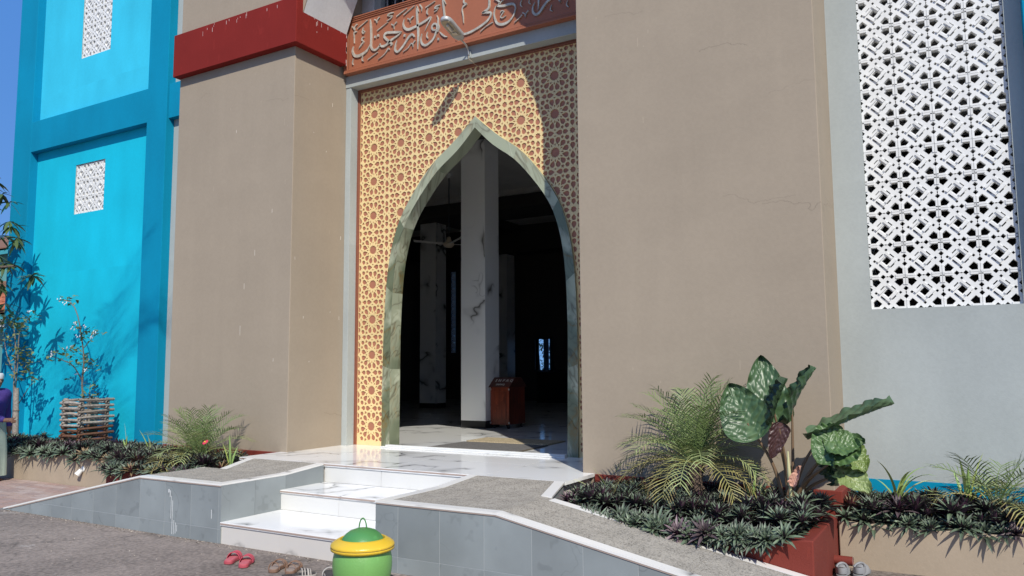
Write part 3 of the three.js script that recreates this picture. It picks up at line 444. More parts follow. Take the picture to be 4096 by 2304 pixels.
function lattice(x0, x1, y0, rows, cols, sy, z, depth, label) {
  const g = new THREE.Group(); g.name = 'lattice_window'; B.add(g); if (label) g.userData.label = label; const sx = (x1 - x0) / cols;
  for (let i = 0; i < cols; i++) for (let j = 0; j < rows; j++) { const m = new THREE.Mesh(blockGeo, M.lattice); m.name = 'lattice_block'; m.castShadow = m.receiveShadow = true; m.scale.set(sx, sy, depth); m.position.set(x0 + i * sx, y0 + j * sy, z); g.add(m); }
  return g;
}
lattice(4.435, 5.565, 2.05, 13, 4, 0.283, 0.365, 0.33, 'tall white lattice window in the grey wall');
lattice(-7.79, -6.96, 4.17, 3, 3, 0.2833, 0.385, 0.26, 'small white lattice window under the blue band');
lattice(-7.79, -6.96, 6.89, 5, 3, 0.2833, 0.385, 0.26, 'tall white lattice window above the blue band');
lattice(-7.02, -6.6, 3.18, 5, 2, 0.192, -12.35, 0.2); lattice(-8.9, -8.7, 2.0, 12, 1, 0.2125, -12.35, 0.2);
mesh('window_back', [bx(-7.79, -6.96, 4.17, 5.02, 0.24, 0.31), bx(-7.79, -6.96, 6.89, 8.3, 0.24, 0.31)], mat([0.28, 0.27, 0.26], 0.9), B);
// ================================================================ inscription above the door
{
  const S = thing('calligraphy_sign', 'terracotta inscription board with raised silvery Arabic calligraphy above the star screen', 'sign', [0, 5.487, 0]);
  const w = 1.9, h = 0.77;
  mesh('board', bx(-w + 0.03, w - 0.03, 0.02, h - 0.02, 0.16, 0.24), M.terracotta, S);
  const f = [];
  for (const [i, z] of [[0, 0.272], [0.02, 0.262], [0.042, 0.252]]) { const a = -w + i, b = -w + i + 0.018, c = 0.0 + i, d = h - i; f.push(rbx(a, b, c, d, 0.15, z, 0.005), rbx(-b, -a, c, d, 0.15, z, 0.005), rbx(b, -b, c, c + 0.018, 0.15, z, 0.005), rbx(b, -b, d - 0.018, d, 0.15, z, 0.005)); }
  f.push(bx(-w + 0.005, w - 0.005, 0.003, 0.03, 0.15, 0.246), bx(-w + 0.005, w - 0.005, h - 0.03, h - 0.003, 0.15, 0.246), bx(-w + 0.005, -w + 0.06, 0.03, h - 0.03, 0.15, 0.246), bx(w - 0.06, w - 0.005, 0.03, h - 0.03, 0.15, 0.246));
  mesh('frame', f, M.terracotta, S);
  const stroke = (pts) => { // [x, y, pen width] in mm on the board; a flat raised band with rounded run
    const c = new THREE.CatmullRomCurve3(pts.map(([x, y, q]) => V(x / 1000, y / 1000, q / 1000)), false, 'centripetal'), n = Math.max(6, pts.length * 4), L = [], Rr = [];
    for (let i = 0; i <= n; i++) { const t = i / n, p = c.getPoint(t), d = c.getTangent(t), m = Math.hypot(d.x, d.y) || 1, hw = Math.max(0.0022, p.z / 2); L.push([p.x - (d.y / m) * hw, p.y + (d.x / m) * hw]); Rr.push([p.x + (d.y / m) * hw, p.y - (d.x / m) * hw]); }
    const P = []; let z0 = 0.236;
    const g = []; for (let i = 0; i < n; i++) { const a = [...L[i], 0.259], b = [...Rr[i], 0.259], e = [...Rr[i + 1], 0.259], q = [...L[i + 1], 0.259], dn = (u) => [u[0], u[1], z0]; g.push(...b, ...q, ...a, ...b, ...e, ...q); g.push(...a, ...q, ...dn(q), ...a, ...dn(q), ...dn(a)); g.push(...b, ...dn(b), ...dn(e), ...b, ...dn(e), ...e); if (i === 0) g.push(...a, ...dn(a), ...dn(b), ...a, ...dn(b), ...b); if (i === n - 1) g.push(...q, ...e, ...dn(e), ...q, ...dn(e), ...dn(q)); }
    const o = new THREE.BufferGeometry(); o.setAttribute('position', new THREE.Float32BufferAttribute(g, 3)); o.computeVertexNormals(); return flat(o);
  };
  const pen = (name, pts) => mesh(name, stroke(pts), M.letter, S);
  pen('letter', [[-1749, 364, 5], [-1763, 304, 22], [-1731, 238, 37], [-1671, 213, 40], [-1577, 225, 37], [-1509, 257, 30], [-1469, 303, 18], [-1454, 331, 10]]);
  pen('letter', [[-1461, 673, 8], [-1450, 588, 24], [-1441, 469, 25], [-1442, 344, 25], [-1436, 280, 27], [-1392, 236, 28], [-1339, 240, 25], [-1296, 273, 20], [-1282, 305, 6]]);
  pen('letter', [[-1296, 281, 12], [-1248, 255, 30], [-1191, 258, 31], [-1144, 286, 29]]);
  pen('letter', [[-934, 384, 8], [-995, 390, 30], [-1098, 410, 31], [-1193, 420, 31], [-1219, 387, 29], [-1187, 342, 30], [-1130, 294, 31], [-1092, 248, 26], [-1110, 231, 10]]);
  pen('letter', [[-939, 374, 7], [-976, 352, 18], [-1041, 328, 24], [-1116, 299, 29], [-1148, 268, 21]]);
  pen('letter_mark', [[-1561, 453, 6], [-1589, 449, 17], [-1602, 422, 18], [-1568, 391, 14], [-1604, 360, 22], [-1653, 312, 5]]);
  pen('letter_dot', [[-1385, 417, 31], [-1358, 407, 31]]);
  pen('letter_dot', [[-1335, 425, 31], [-1308, 415, 31]]);
  pen('letter', [[-1008, 283, 5], [-1032, 223, 16], [-1037, 163, 27], [-997, 128, 29], [-932, 163, 28], [-873, 218, 28], [-809, 288, 31], [-759, 307, 29], [-723, 264, 11]]);
  pen('letter_dot', [[-897, 326, 32], [-869, 315, 32]]);
  pen('letter_mark', [[-1678, 592, 10], [-1504, 673, 7]]);
  pen('letter_mark', [[-1342, 487, 12], [-1158, 564, 6]]);
  pen('letter_mark', [[-1018, 606, 13], [-851, 675, 6]]);
  pen('letter_mark', [[-901, 598, 11], [-730, 680, 7]]);
  pen('letter_mark', [[-1495, 125, 8], [-1326, 193, 9]]);
  pen('letter_mark', [[-1321, 91, 4], [-1218, 137, 10], [-1171, 177, 16], [-1145, 205, 18], [-1129, 183, 7]]);
  pen('letter_mark', [[-1774, 648, 15], [-1745, 613, 15], [-1730, 582, 7], [-1727, 629, 12], [-1686, 660, 16]]);
  pen('letter', [[-1694, 558, 14], [-1737, 552, 17], [-1736, 496, 10], [-1734, 404, 4]]);
  pen('letter', [[-1575, 586, 6], [-1594, 535, 16], [-1577, 503, 13], [-1557, 527, 14], [-1578, 551, 6]]);
  pen('letter_mark', [[-1390, 656, 16], [-1353, 630, 15], [-1347, 594, 6], [-1337, 636, 10], [-1301, 667, 17]]);
  pen('letter_mark', [[-1101, 522, 16], [-1065, 495, 15], [-1061, 448, 6], [-1052, 499, 9], [-1013, 533, 17]]);
  pen('letter_mark', [[-837, 537, 16], [-798, 511, 14], [-794, 470, 6], [-787, 514, 10], [-744, 545, 17]]);
  pen('letter_mark', [[-1065, 670, 9], [-1115, 674, 18], [-1167, 660, 14], [-1129, 637, 13], [-1089, 631, 16], [-1114, 603, 13], [-1178, 583, 5]]);
  pen('letter', [[-890, 542, 5], [-907, 485, 16], [-886, 425, 31], [-824, 386, 37], [-728, 394, 32], [-638, 414, 30], [-540, 440, 30], [-470, 469, 18], [-476, 436, 14], [-513, 381, 12], [-558, 310, 4]]);
  pen('letter', [[-694, 673, 8], [-688, 585, 27], [-679, 446, 26], [-666, 323, 27], [-665, 218, 22], [-674, 94, 5]]);
  pen('letter', [[-692, 663, 16], [-659, 584, 7]]);
  pen('letter_mark', [[-786, 192, 13], [-756, 184, 13], [-748, 137, 5], [-741, 188, 10], [-711, 214, 15]]);
  pen('letter_mark', [[-909, 107, 6], [-826, 140, 9], [-779, 189, 11]]);
  pen('letter', [[-606, 283, 4], [-624, 216, 15], [-605, 152, 28], [-554, 117, 30], [-494, 131, 29], [-428, 172, 26], [-393, 238, 23], [-371, 300, 20], [-380, 354, 23], [-420, 367, 23], [-452, 334, 22], [-437, 292, 19], [-380, 280, 17]]);
  pen('letter_mark', [[-517, 285, 4], [-531, 233, 14], [-512, 198, 8]]);
  pen('letter_mark', [[-644, 674, 16], [-612, 627, 13], [-616, 579, 5]]);
  pen('letter_mark', [[-551, 610, 11], [-406, 660, 8]]);
  pen('letter_mark', [[-514, 596, 4], [-531, 541, 16], [-513, 511, 8]]);
  pen('letter_mark', [[-1746, 197, 4], [-1761, 137, 11], [-1749, 107, 6]]);
  pen('letter_mark', [[-1580, 206, 5], [-1592, 140, 13], [-1564, 119, 7]]);
  pen('letter_mark', [[-327, 594, 8], [-384, 587, 21], [-411, 569, 14], [-371, 560, 14], [-353, 563, 13], [-375, 534, 11], [-419, 523, 5]]);
  pen('letter', [[-290, 681, 10], [-279, 604, 23], [-267, 512, 23], [-261, 458, 22], [-256, 398, 21]]);
  pen('letter', [[-270, 647, 14], [-237, 580, 6]]);
  pen('letter', [[-375, 467, 7], [-356, 421, 12], [-357, 354, 17], [-344, 307, 21], [-361, 251, 14]]);
  pen('letter', [[-330, 244, 6], [-300, 208, 19], [-252, 167, 19], [-215, 153, 6]]);
  pen('letter_dot', [[-363, 159, 30], [-339, 150, 30]]);
  pen('letter', [[31, 586, 12], [32, 534, 20], [73, 508, 17], [29, 490, 19], [7, 452, 12], [19, 376, 10], [27, 272, 4]]);
  pen('letter', [[400, 522, 20], [399, 436, 23], [389, 374, 27], [338, 347, 30], [293, 334, 7]]);
  pen('letter', [[301, 341, 24], [379, 322, 26], [423, 312, 23], [415, 267, 22], [378, 226, 27], [313, 191, 28], [214, 156, 28], [114, 132, 29], [22, 131, 26], [-63, 154, 14]]);
  pen('letter_mark', [[271, 108, 6], [353, 153, 9], [449, 184, 8]]);
  pen('letter', [[500, 375, 9], [540, 364, 27], [604, 351, 29], [675, 353, 29], [738, 338, 26], [762, 296, 15], [754, 242, 14], [725, 186, 18], [666, 140, 27], [582, 126, 33], [511, 157, 29], [477, 224, 21], [466, 291, 14], [482, 351, 12], [500, 379, 6]]);
  pen('letter', [[468, 469, 9], [536, 423, 19], [556, 390, 6], [568, 408, 10], [608, 437, 13]]);
  pen('letter', [[555, 404, 17], [523, 382, 10], [500, 368, 6]]);
  pen('letter', [[554, 273, 6], [568, 294, 11], [603, 286, 12], [575, 250, 12], [557, 226, 12], [579, 207, 12], [633, 221, 5]]);
  pen('letter_mark', [[746, 112, 6], [806, 145, 8], [852, 182, 10]]);
  pen('letter_mark', [[855, 205, 13], [888, 182, 12], [895, 142, 4], [905, 181, 9], [936, 213, 14]]);
  pen('letter', [[1024, 291, 4], [995, 233, 16], [1001, 172, 27], [1036, 138, 29], [1085, 155, 28], [1135, 212, 28], [1184, 258, 25], [1255, 292, 18]]);
  pen('letter', [[1072, 345, 21], [1072, 255, 17], [1064, 188, 4]]);
  pen('letter_mark', [[849, 366, 5], [831, 311, 13], [850, 278, 7]]);
  pen('letter_mark', [[956, 346, 5], [945, 304, 13], [971, 282, 8]]);
  pen('letter_mark', [[1242, 205, 4], [1225, 149, 13], [1249, 128, 7]]);
  pen('letter_mark', [[1445, 207, 4], [1433, 156, 13], [1457, 125, 7]]);
  pen('letter_mark', [[1328, 253, 15], [1356, 209, 16], [1346, 227, 9]]);
}
// ================================================================ lamp over the door
{
  const L = thing('floodlight', 'grey street lamp head on a bent arm above the doorway', 'lamp', [0.07, 5.36, 0.18]);
  const shell = new THREE.Shape(); const hw = 0.062;
  shell.moveTo(-0.03, 0); shell.lineTo(-hw, 0.07); shell.lineTo(-hw, 0.32); shell.quadraticCurveTo(-hw, 0.42, 0, 0.42); shell.quadraticCurveTo(hw, 0.42, hw, 0.32); shell.lineTo(hw, 0.07); shell.lineTo(0.03, 0); shell.closePath();
  const head = (g) => g.rotateX(Math.PI / 2 - 0.20).rotateY(0.10).translate(0.0, 0.135, 0.2);
  const housing = head(flat(new THREE.ExtrudeGeometry(shell, { depth: 0.026, bevelEnabled: true, bevelThickness: 0.012, bevelSize: 0.012, bevelSegments: 2 })).translate(0, 0, -0.03));
  mesh('housing', housing, mat([0.42, 0.43, 0.43], 0.5, { metalness: 0.2 }), L);
  const glass = new THREE.Shape([[-0.055, 0.10], [0.055, 0.10], [0.055, 0.385], [0.03, 0.402], [-0.03, 0.402], [-0.055, 0.385]].map((p) => new THREE.Vector2(...p)));
  mesh('reflector', head(extr(glass, 0.008, 0.0115)), mat([0.36, 0.35, 0.31], 0.3, { metalness: 0.5, map: T.plaster }), L);
  mesh('bulb', [head(flat(new THREE.CapsuleGeometry(0.02, 0.1, 4, 10)).translate(0, 0.27, 0.022)), head(bx(-0.03, 0.03, 0.12, 0.17, 0.0115, 0.02))], mat([0.6, 0.55, 0.45], 0.3), L);
  mesh('arm', tube([[-0.01, 0.01, 0.012], [-0.005, 0.07, 0.03], [0.005, 0.1, 0.09], [0.003, 0.125, 0.16], [0, 0.14, 0.235]], 0.011, 18, 8), M.steel, L);
  mesh('bracket', [rbx(-0.022, 0.022, -0.03, 0.055, 0.0, 0.006, 0.002), rbx(0.012, 0.018, -0.03, 0.055, 0.004, 0.02, 0.002)], M.grey, L);
  mesh('cable', tube([[-0.012, 0.01, 0.014], [-0.01, -0.035, 0.012], [0.02, -0.07, -0.02], [0.02, -0.085, -0.1], [0.045, -0.1, -0.13]], 0.004, 18, 5), mat([0.4, 0.33, 0.25], 0.6), L);
  mesh('latch', tube([[-0.05, 0.127, 0.23], [-0.055, 0.112, 0.232], [-0.04, 0.105, 0.232], [-0.03, 0.114, 0.232]], 0.003, 10, 5), M.darkMetal, L);
}

// ================================================================ planters
const planter = (name, label, x0, x1, h, z0, z1, m, capM) => {
  const p = thing(name, label, 'planter', [(x0 + x1) / 2, 0, z1]), a = x0 - (x0 + x1) / 2, b = -a, d = z0 - z1, w = 0.09;
  mesh('wall', [rbx(a, b, -0.1, h, -w, 0, 0.012), rbx(a, a + w, -0.1, h, d, -w + 0.02, 0.012), rbx(b - w, b, -0.1, h, d, -w + 0.02, 0.012)], m, p, { du: x0 });
  mesh('soil', bx(a + 0.05, b - 0.05, 0, h - 0.05, d + 0.005, -0.05), M.soil, p); return p;
};
planter('brown_planter', 'long brown rendered planter wall below the blue bay, behind the brick path', -11.5, -3.8, 0.415, 0.41, 1.66, M.brownWall);
planter('red_planter', 'low red planter corner between the brown planter and the grey ramp', -3.79, -1.96, 0.405, 1.11, 2.19, M.redPlant);
planter('red_planter', 'big red planter with alocasia and palm beside the pebble ramp', 2.245, 4.19, 0.388, 1.13, 2.245, M.redPlant);
planter('brown_planter', 'long brown rendered planter in front of the blue skirting', 4.2, 9.2, 0.345, 0.41, 1.2, M.brownWall);
{ // drain pipe and the small spout in the other planter
  const p = thing('drain_pipe', 'short red drain pipe sticking out of the red planter above the grey clogs', 'pipe', [4.19, 0.09, 1.39]);
  const g = lathe([[0.034, 0], [0.034, 0.13], [0.029, 0.13], [0.029, 0.0]], 24).rotateZ(-Math.PI / 2); mesh('pipe', g, M.redPlant, p);
  mesh('pipe_mouth', lathe([[0.0005, 0.06], [0.029, 0.06], [0.031, 0.1305], [0.0335, 0.1305], [0.0335, 0.128]], 24).rotateZ(-Math.PI / 2), mat([0.62, 0.56, 0.5], 0.7), p);
  const q = thing('spotlight', 'small white spout fitting on the brown planter wall', 'fitting', [-5.12, 0.25, 1.66]);
  mesh('base', lathe([[0.0005, 0.008], [0.035, 0.008], [0.035, 0]], 20).rotateX(Math.PI / 2), M.white, q);
  mesh('hood', lathe([[0.02, 0], [0.03, 0.02], [0.038, 0.085], [0.034, 0.085], [0.024, 0.02]], 20).rotateX(Math.PI / 2 + 0.9).rotateY(-0.5).translate(0, -0.005, 0.02), M.white, q);
}

// ================================================================ plants
const leafMat = (rough, o = {}) => { const m = mat([1, 1, 1], rough, { vertexColors: true, side: THREE.DoubleSide, ...o }); return m; };
const LM = { rhoeo: leafMat(0.5), palm: leafMat(0.5), broad: leafMat(0.40), shrub: leafMat(0.5), strap: leafMat(0.4) };
function ribbon(pts, widths, up, cols, fold = 0.25) { // leaf blade along pts with half widths; cols: [r,g,b] per row
  const pos = [], col = [], n = pts.length, row = [];
  for (let i = 0; i < n; i++) {
    const t = pts[Math.min(n - 1, i + 1)].clone().sub(pts[Math.max(0, i - 1)]).normalize(), s = t.clone().cross(up).normalize(), nn = s.clone().cross(t).normalize(), w = widths[i];
    row.push([pts[i].clone().addScaledVector(s, -w).addScaledVector(nn, w * fold), pts[i].clone(), pts[i].clone().addScaledVector(s, w).addScaledVector(nn, w * fold)]);
  }
  const put = (p, c) => { pos.push(p.x, p.y, p.z); col.push(...c); };
  for (let i = 0; i < n - 1; i++) for (let k = 0; k < 2; k++) { const a = row[i][k], b = row[i][k + 1], c = row[i + 1][k + 1], d = row[i + 1][k]; const A = cols[i], C = cols[i + 1]; put(a, A); put(b, A); put(c, C); put(a, A); put(c, C); put(d, C); }
  const g = new THREE.BufferGeometry(); g.setAttribute('position', new THREE.Float32BufferAttribute(pos, 3)); g.setAttribute('color', new THREE.Float32BufferAttribute(col, 3)); g.computeVertexNormals(); return flat(g);
}
function rhoeoRosette(nLeaf, L) {
  const list = [];
  for (let i = 0; i < nLeaf; i++) {
    const f = i / nLeaf, az = i * 2.399 + rr(-0.2, 0.2), e0 = 1.45 - 1.15 * f + rr(-0.12, 0.12), l = L * (0.72 + 0.4 * f) * rr(0.85, 1.1), bend = 0.25 + 0.55 * f, pts = [], wd = [];
    let p = V(0, 0.02, 0), e = e0; const S = 4;
    for (let k = 0; k <= S; k++) { pts.push(p.clone()); const w = [0.7, 1, 0.95, 0.62, 0.05][k]; wd.push(w * 0.0125 * (l / 0.14)); p = p.clone().add(V(Math.cos(az) * Math.cos(e), Math.sin(e), Math.sin(az) * Math.cos(e)).multiplyScalar(l / S)); e -= bend / S; }
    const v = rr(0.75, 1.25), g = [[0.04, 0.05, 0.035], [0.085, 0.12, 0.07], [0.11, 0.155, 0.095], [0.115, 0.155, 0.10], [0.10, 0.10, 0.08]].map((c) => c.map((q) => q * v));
    const up = V(-Math.cos(az) * 0.6, 1, -Math.sin(az) * 0.6).normalize();
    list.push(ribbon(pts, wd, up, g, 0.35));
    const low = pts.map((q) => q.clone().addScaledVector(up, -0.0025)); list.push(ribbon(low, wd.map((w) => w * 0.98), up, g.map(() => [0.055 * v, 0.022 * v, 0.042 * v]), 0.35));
  }
  return mergeGeometries(list);
}
reseed(5); const RH = [rhoeoRosette(24, 0.135), rhoeoRosette(20, 0.12), rhoeoRosette(28, 0.155)];
function bed(label, spots) { // ground cover no one could count
  const g = new THREE.Group(); g.name = numbered('rhoeo_groundcover'); scene.add(g); tag(g, label, 'ground cover', null, 'stuff');
  const q = new THREE.Object3D(), by = [[], [], []]; spots.forEach((s) => by[(rnd() * 3) | 0].push(s));
  by.forEach((list, k) => { const im = new THREE.InstancedMesh(RH[k], LM.rhoeo, list.length); im.name = 'rosette'; im.castShadow = im.receiveShadow = true; list.forEach(([x, y, z, s, tx = 0, tz = 0], i) => { q.position.set(x, y, z); q.rotation.set(tx + rr(-0.25, 0.25), rr(0, 6.28), tz + rr(-0.25, 0.25)); q.scale.setScalar(s); q.updateMatrix(); im.setMatrixAt(i, q.matrix); const t = rr(0.6, 1.3), pu = rnd() < 0.05 ? 0.62 : 1; const dead = rnd() < 0.035; im.setColorAt(i, dead ? lin(t * 2.2, t * 1.15, t * 0.9) : lin(t * (pu < 1 ? 1.2 : 1), t * pu, t * (pu < 1 ? 1.05 : 1))); }); g.add(im); });
}
const scatter = (x0, x1, z0, z1, y, step, s, front) => { const o = []; for (let x = x0; x <= x1; x += step) for (let z = z0; z <= z1 + 1e-6; z += step) { const f = front && z > z1 - step * 0.9; o.push([x + rr(-0.4, 0.4) * step, y + rr(-0.03, 0.04) - (f ? 0.02 : 0), f ? z1 + rr(0.02, 0.07) : Math.min(z1 - 0.01, z + rr(-0.4, 0.4) * step), s * rr(0.8, 1.2), f ? 0.55 : 0, 0]); } return o; };
reseed(11);
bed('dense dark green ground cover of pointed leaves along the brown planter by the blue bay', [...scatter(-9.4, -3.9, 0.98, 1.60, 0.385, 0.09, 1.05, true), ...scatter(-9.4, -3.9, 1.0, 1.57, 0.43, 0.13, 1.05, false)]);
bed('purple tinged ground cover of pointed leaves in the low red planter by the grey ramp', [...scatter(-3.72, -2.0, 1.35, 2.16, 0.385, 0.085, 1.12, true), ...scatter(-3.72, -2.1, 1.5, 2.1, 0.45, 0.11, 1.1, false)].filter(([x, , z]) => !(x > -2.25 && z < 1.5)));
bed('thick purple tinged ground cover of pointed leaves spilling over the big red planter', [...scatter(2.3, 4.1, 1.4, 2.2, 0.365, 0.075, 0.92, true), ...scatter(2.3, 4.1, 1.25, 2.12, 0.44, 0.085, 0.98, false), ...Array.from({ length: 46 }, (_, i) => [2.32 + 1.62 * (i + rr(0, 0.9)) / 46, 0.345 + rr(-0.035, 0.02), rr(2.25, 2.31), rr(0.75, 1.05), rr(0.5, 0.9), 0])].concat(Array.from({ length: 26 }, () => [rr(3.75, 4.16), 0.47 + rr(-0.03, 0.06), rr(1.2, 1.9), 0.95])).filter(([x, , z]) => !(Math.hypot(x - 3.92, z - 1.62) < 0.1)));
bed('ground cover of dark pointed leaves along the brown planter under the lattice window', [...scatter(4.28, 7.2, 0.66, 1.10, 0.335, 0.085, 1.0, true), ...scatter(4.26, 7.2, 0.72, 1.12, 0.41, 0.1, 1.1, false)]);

function frond(base, az, e0, L, droop, leafL, n, colA, colB, side = 0) {
  const pts = [], list = []; let p = base.clone(), e = e0, a = az; const S = 14;
  for (let k = 0; k <= S; k++) { pts.push(p.clone()); p = p.clone().add(V(Math.cos(a) * Math.cos(e), Math.sin(e), Math.sin(a) * Math.cos(e)).multiplyScalar(L / S)); e -= (droop / S) * (0.4 + 1.2 * k / S); a += side / S; }
  const c = new THREE.CatmullRomCurve3(pts);
  list.push(paint(taper(pts, 0.0065, 0.0015, 12, 4), ...colA.map((q) => q * 1.25)));
  for (let i = 0; i < n; i++) for (const s of [-1, 1]) {
    const t = 0.14 + 0.85 * ((i + 0.3 * rnd()) / n), o = c.getPoint(t), d = c.getTangent(t), sd = d.clone().cross(V(0, 1, 0)).normalize().multiplyScalar(s), up = sd.clone().cross(d).multiplyScalar(s).normalize();
    const l = leafL * Math.pow(Math.sin(Math.PI * clamp(0.12 + 0.78 * t, 0, 1)), 0.6) * rr(0.8, 1.12), fw = 0.55 + 0.5 * t, dir = sd.clone().multiplyScalar(1).addScaledVector(d, fw).addScaledVector(up, rr(0.1, 0.45)).normalize();
    const q1 = o.clone().addScaledVector(dir, l * 0.5), q2 = q1.clone().addScaledVector(dir, l * 0.5).add(V(0, -l * rr(0.08, 0.26), 0));
    const m = rr(0.75, 1.25), A = colA.map((q) => q * m), Bc = colB.map((q) => q * m);
    list.push(ribbon([o, q1, q2], [0.0026, 0.0046, 0.0006], up.addScaledVector(d, 0.01).normalize(), [A, A, Bc], 0.3));
  }
  return mergeGeometries(list);
}
const GREEN = [0.15, 0.215, 0.075], LIGHT = [0.27, 0.32, 0.13], OLIVE = [0.27, 0.25, 0.085], TAN = [0.36, 0.25, 0.11];
function palm(label, pos, H0, specs) {
  const P = thing('date_palm', label, 'palm', pos);
  const tr = []; const n = 7; tr.push(taper([[0, -0.1, 0], [0.005, H0 * 0.5, 0.004], [0, H0, 0]], 0.055, 0.06, 8, 9)); for (let i = 0; i < 46; i++) { const y = rr(0, H0), a = rr(0, 6.28); tr.push(flat(new THREE.ConeGeometry(0.014, 0.055, 4)).rotateX(-0.7).translate(0, y, 0.055).rotateY(a)); }
  mesh('trunk', tr, mat([0.16, 0.11, 0.08], 0.95, { map: T.bark }), P);
  for (const [az, e, L, dr, lf, kind] of specs) { const [a, b] = [[GREEN, LIGHT], [LIGHT, OLIVE], [OLIVE, TAN]][kind]; mesh('frond', frond(V(Math.cos(az) * 0.03, H0, Math.sin(az) * 0.03), az, e, L, dr, lf, Math.round(17 * L / 0.6), a, b, rr(-0.3, 0.3)), LM.palm, P, { keepUV: true }); }
  return P;
}
reseed(23);
const fan = (n, Lf, up, lo) => Array.from({ length: n }, (_, i) => { const f = i / n; return [i * 2.399 + rr(-0.2, 0.2), up - (up - lo) * f + rr(-0.1, 0.1), Lf * rr(0.85, 1.1), 0.75 + 1.1 * f + rr(-0.15, 0.2), 0.215, f < 0.45 ? 0 : f < 0.75 ? 1 : 2]; });
palm('bushy pygmy date palm with olive drooping fronds in the big red planter', [3.16, 0.42, 1.52], 0.36, fan(44, 0.72, 1.5, -0.05));
palm('young date palm with fine fronds at the brown pillar beside the red flower', [-2.74, 0.42, 1.72], 0.12, fan(34, 0.66, 1.5, 0.05));
palm('thin young palm at the grey wall below the lattice window', [5.27, 0.42, 0.86], 0.08, fan(12, 0.5, 1.25, 0.35));

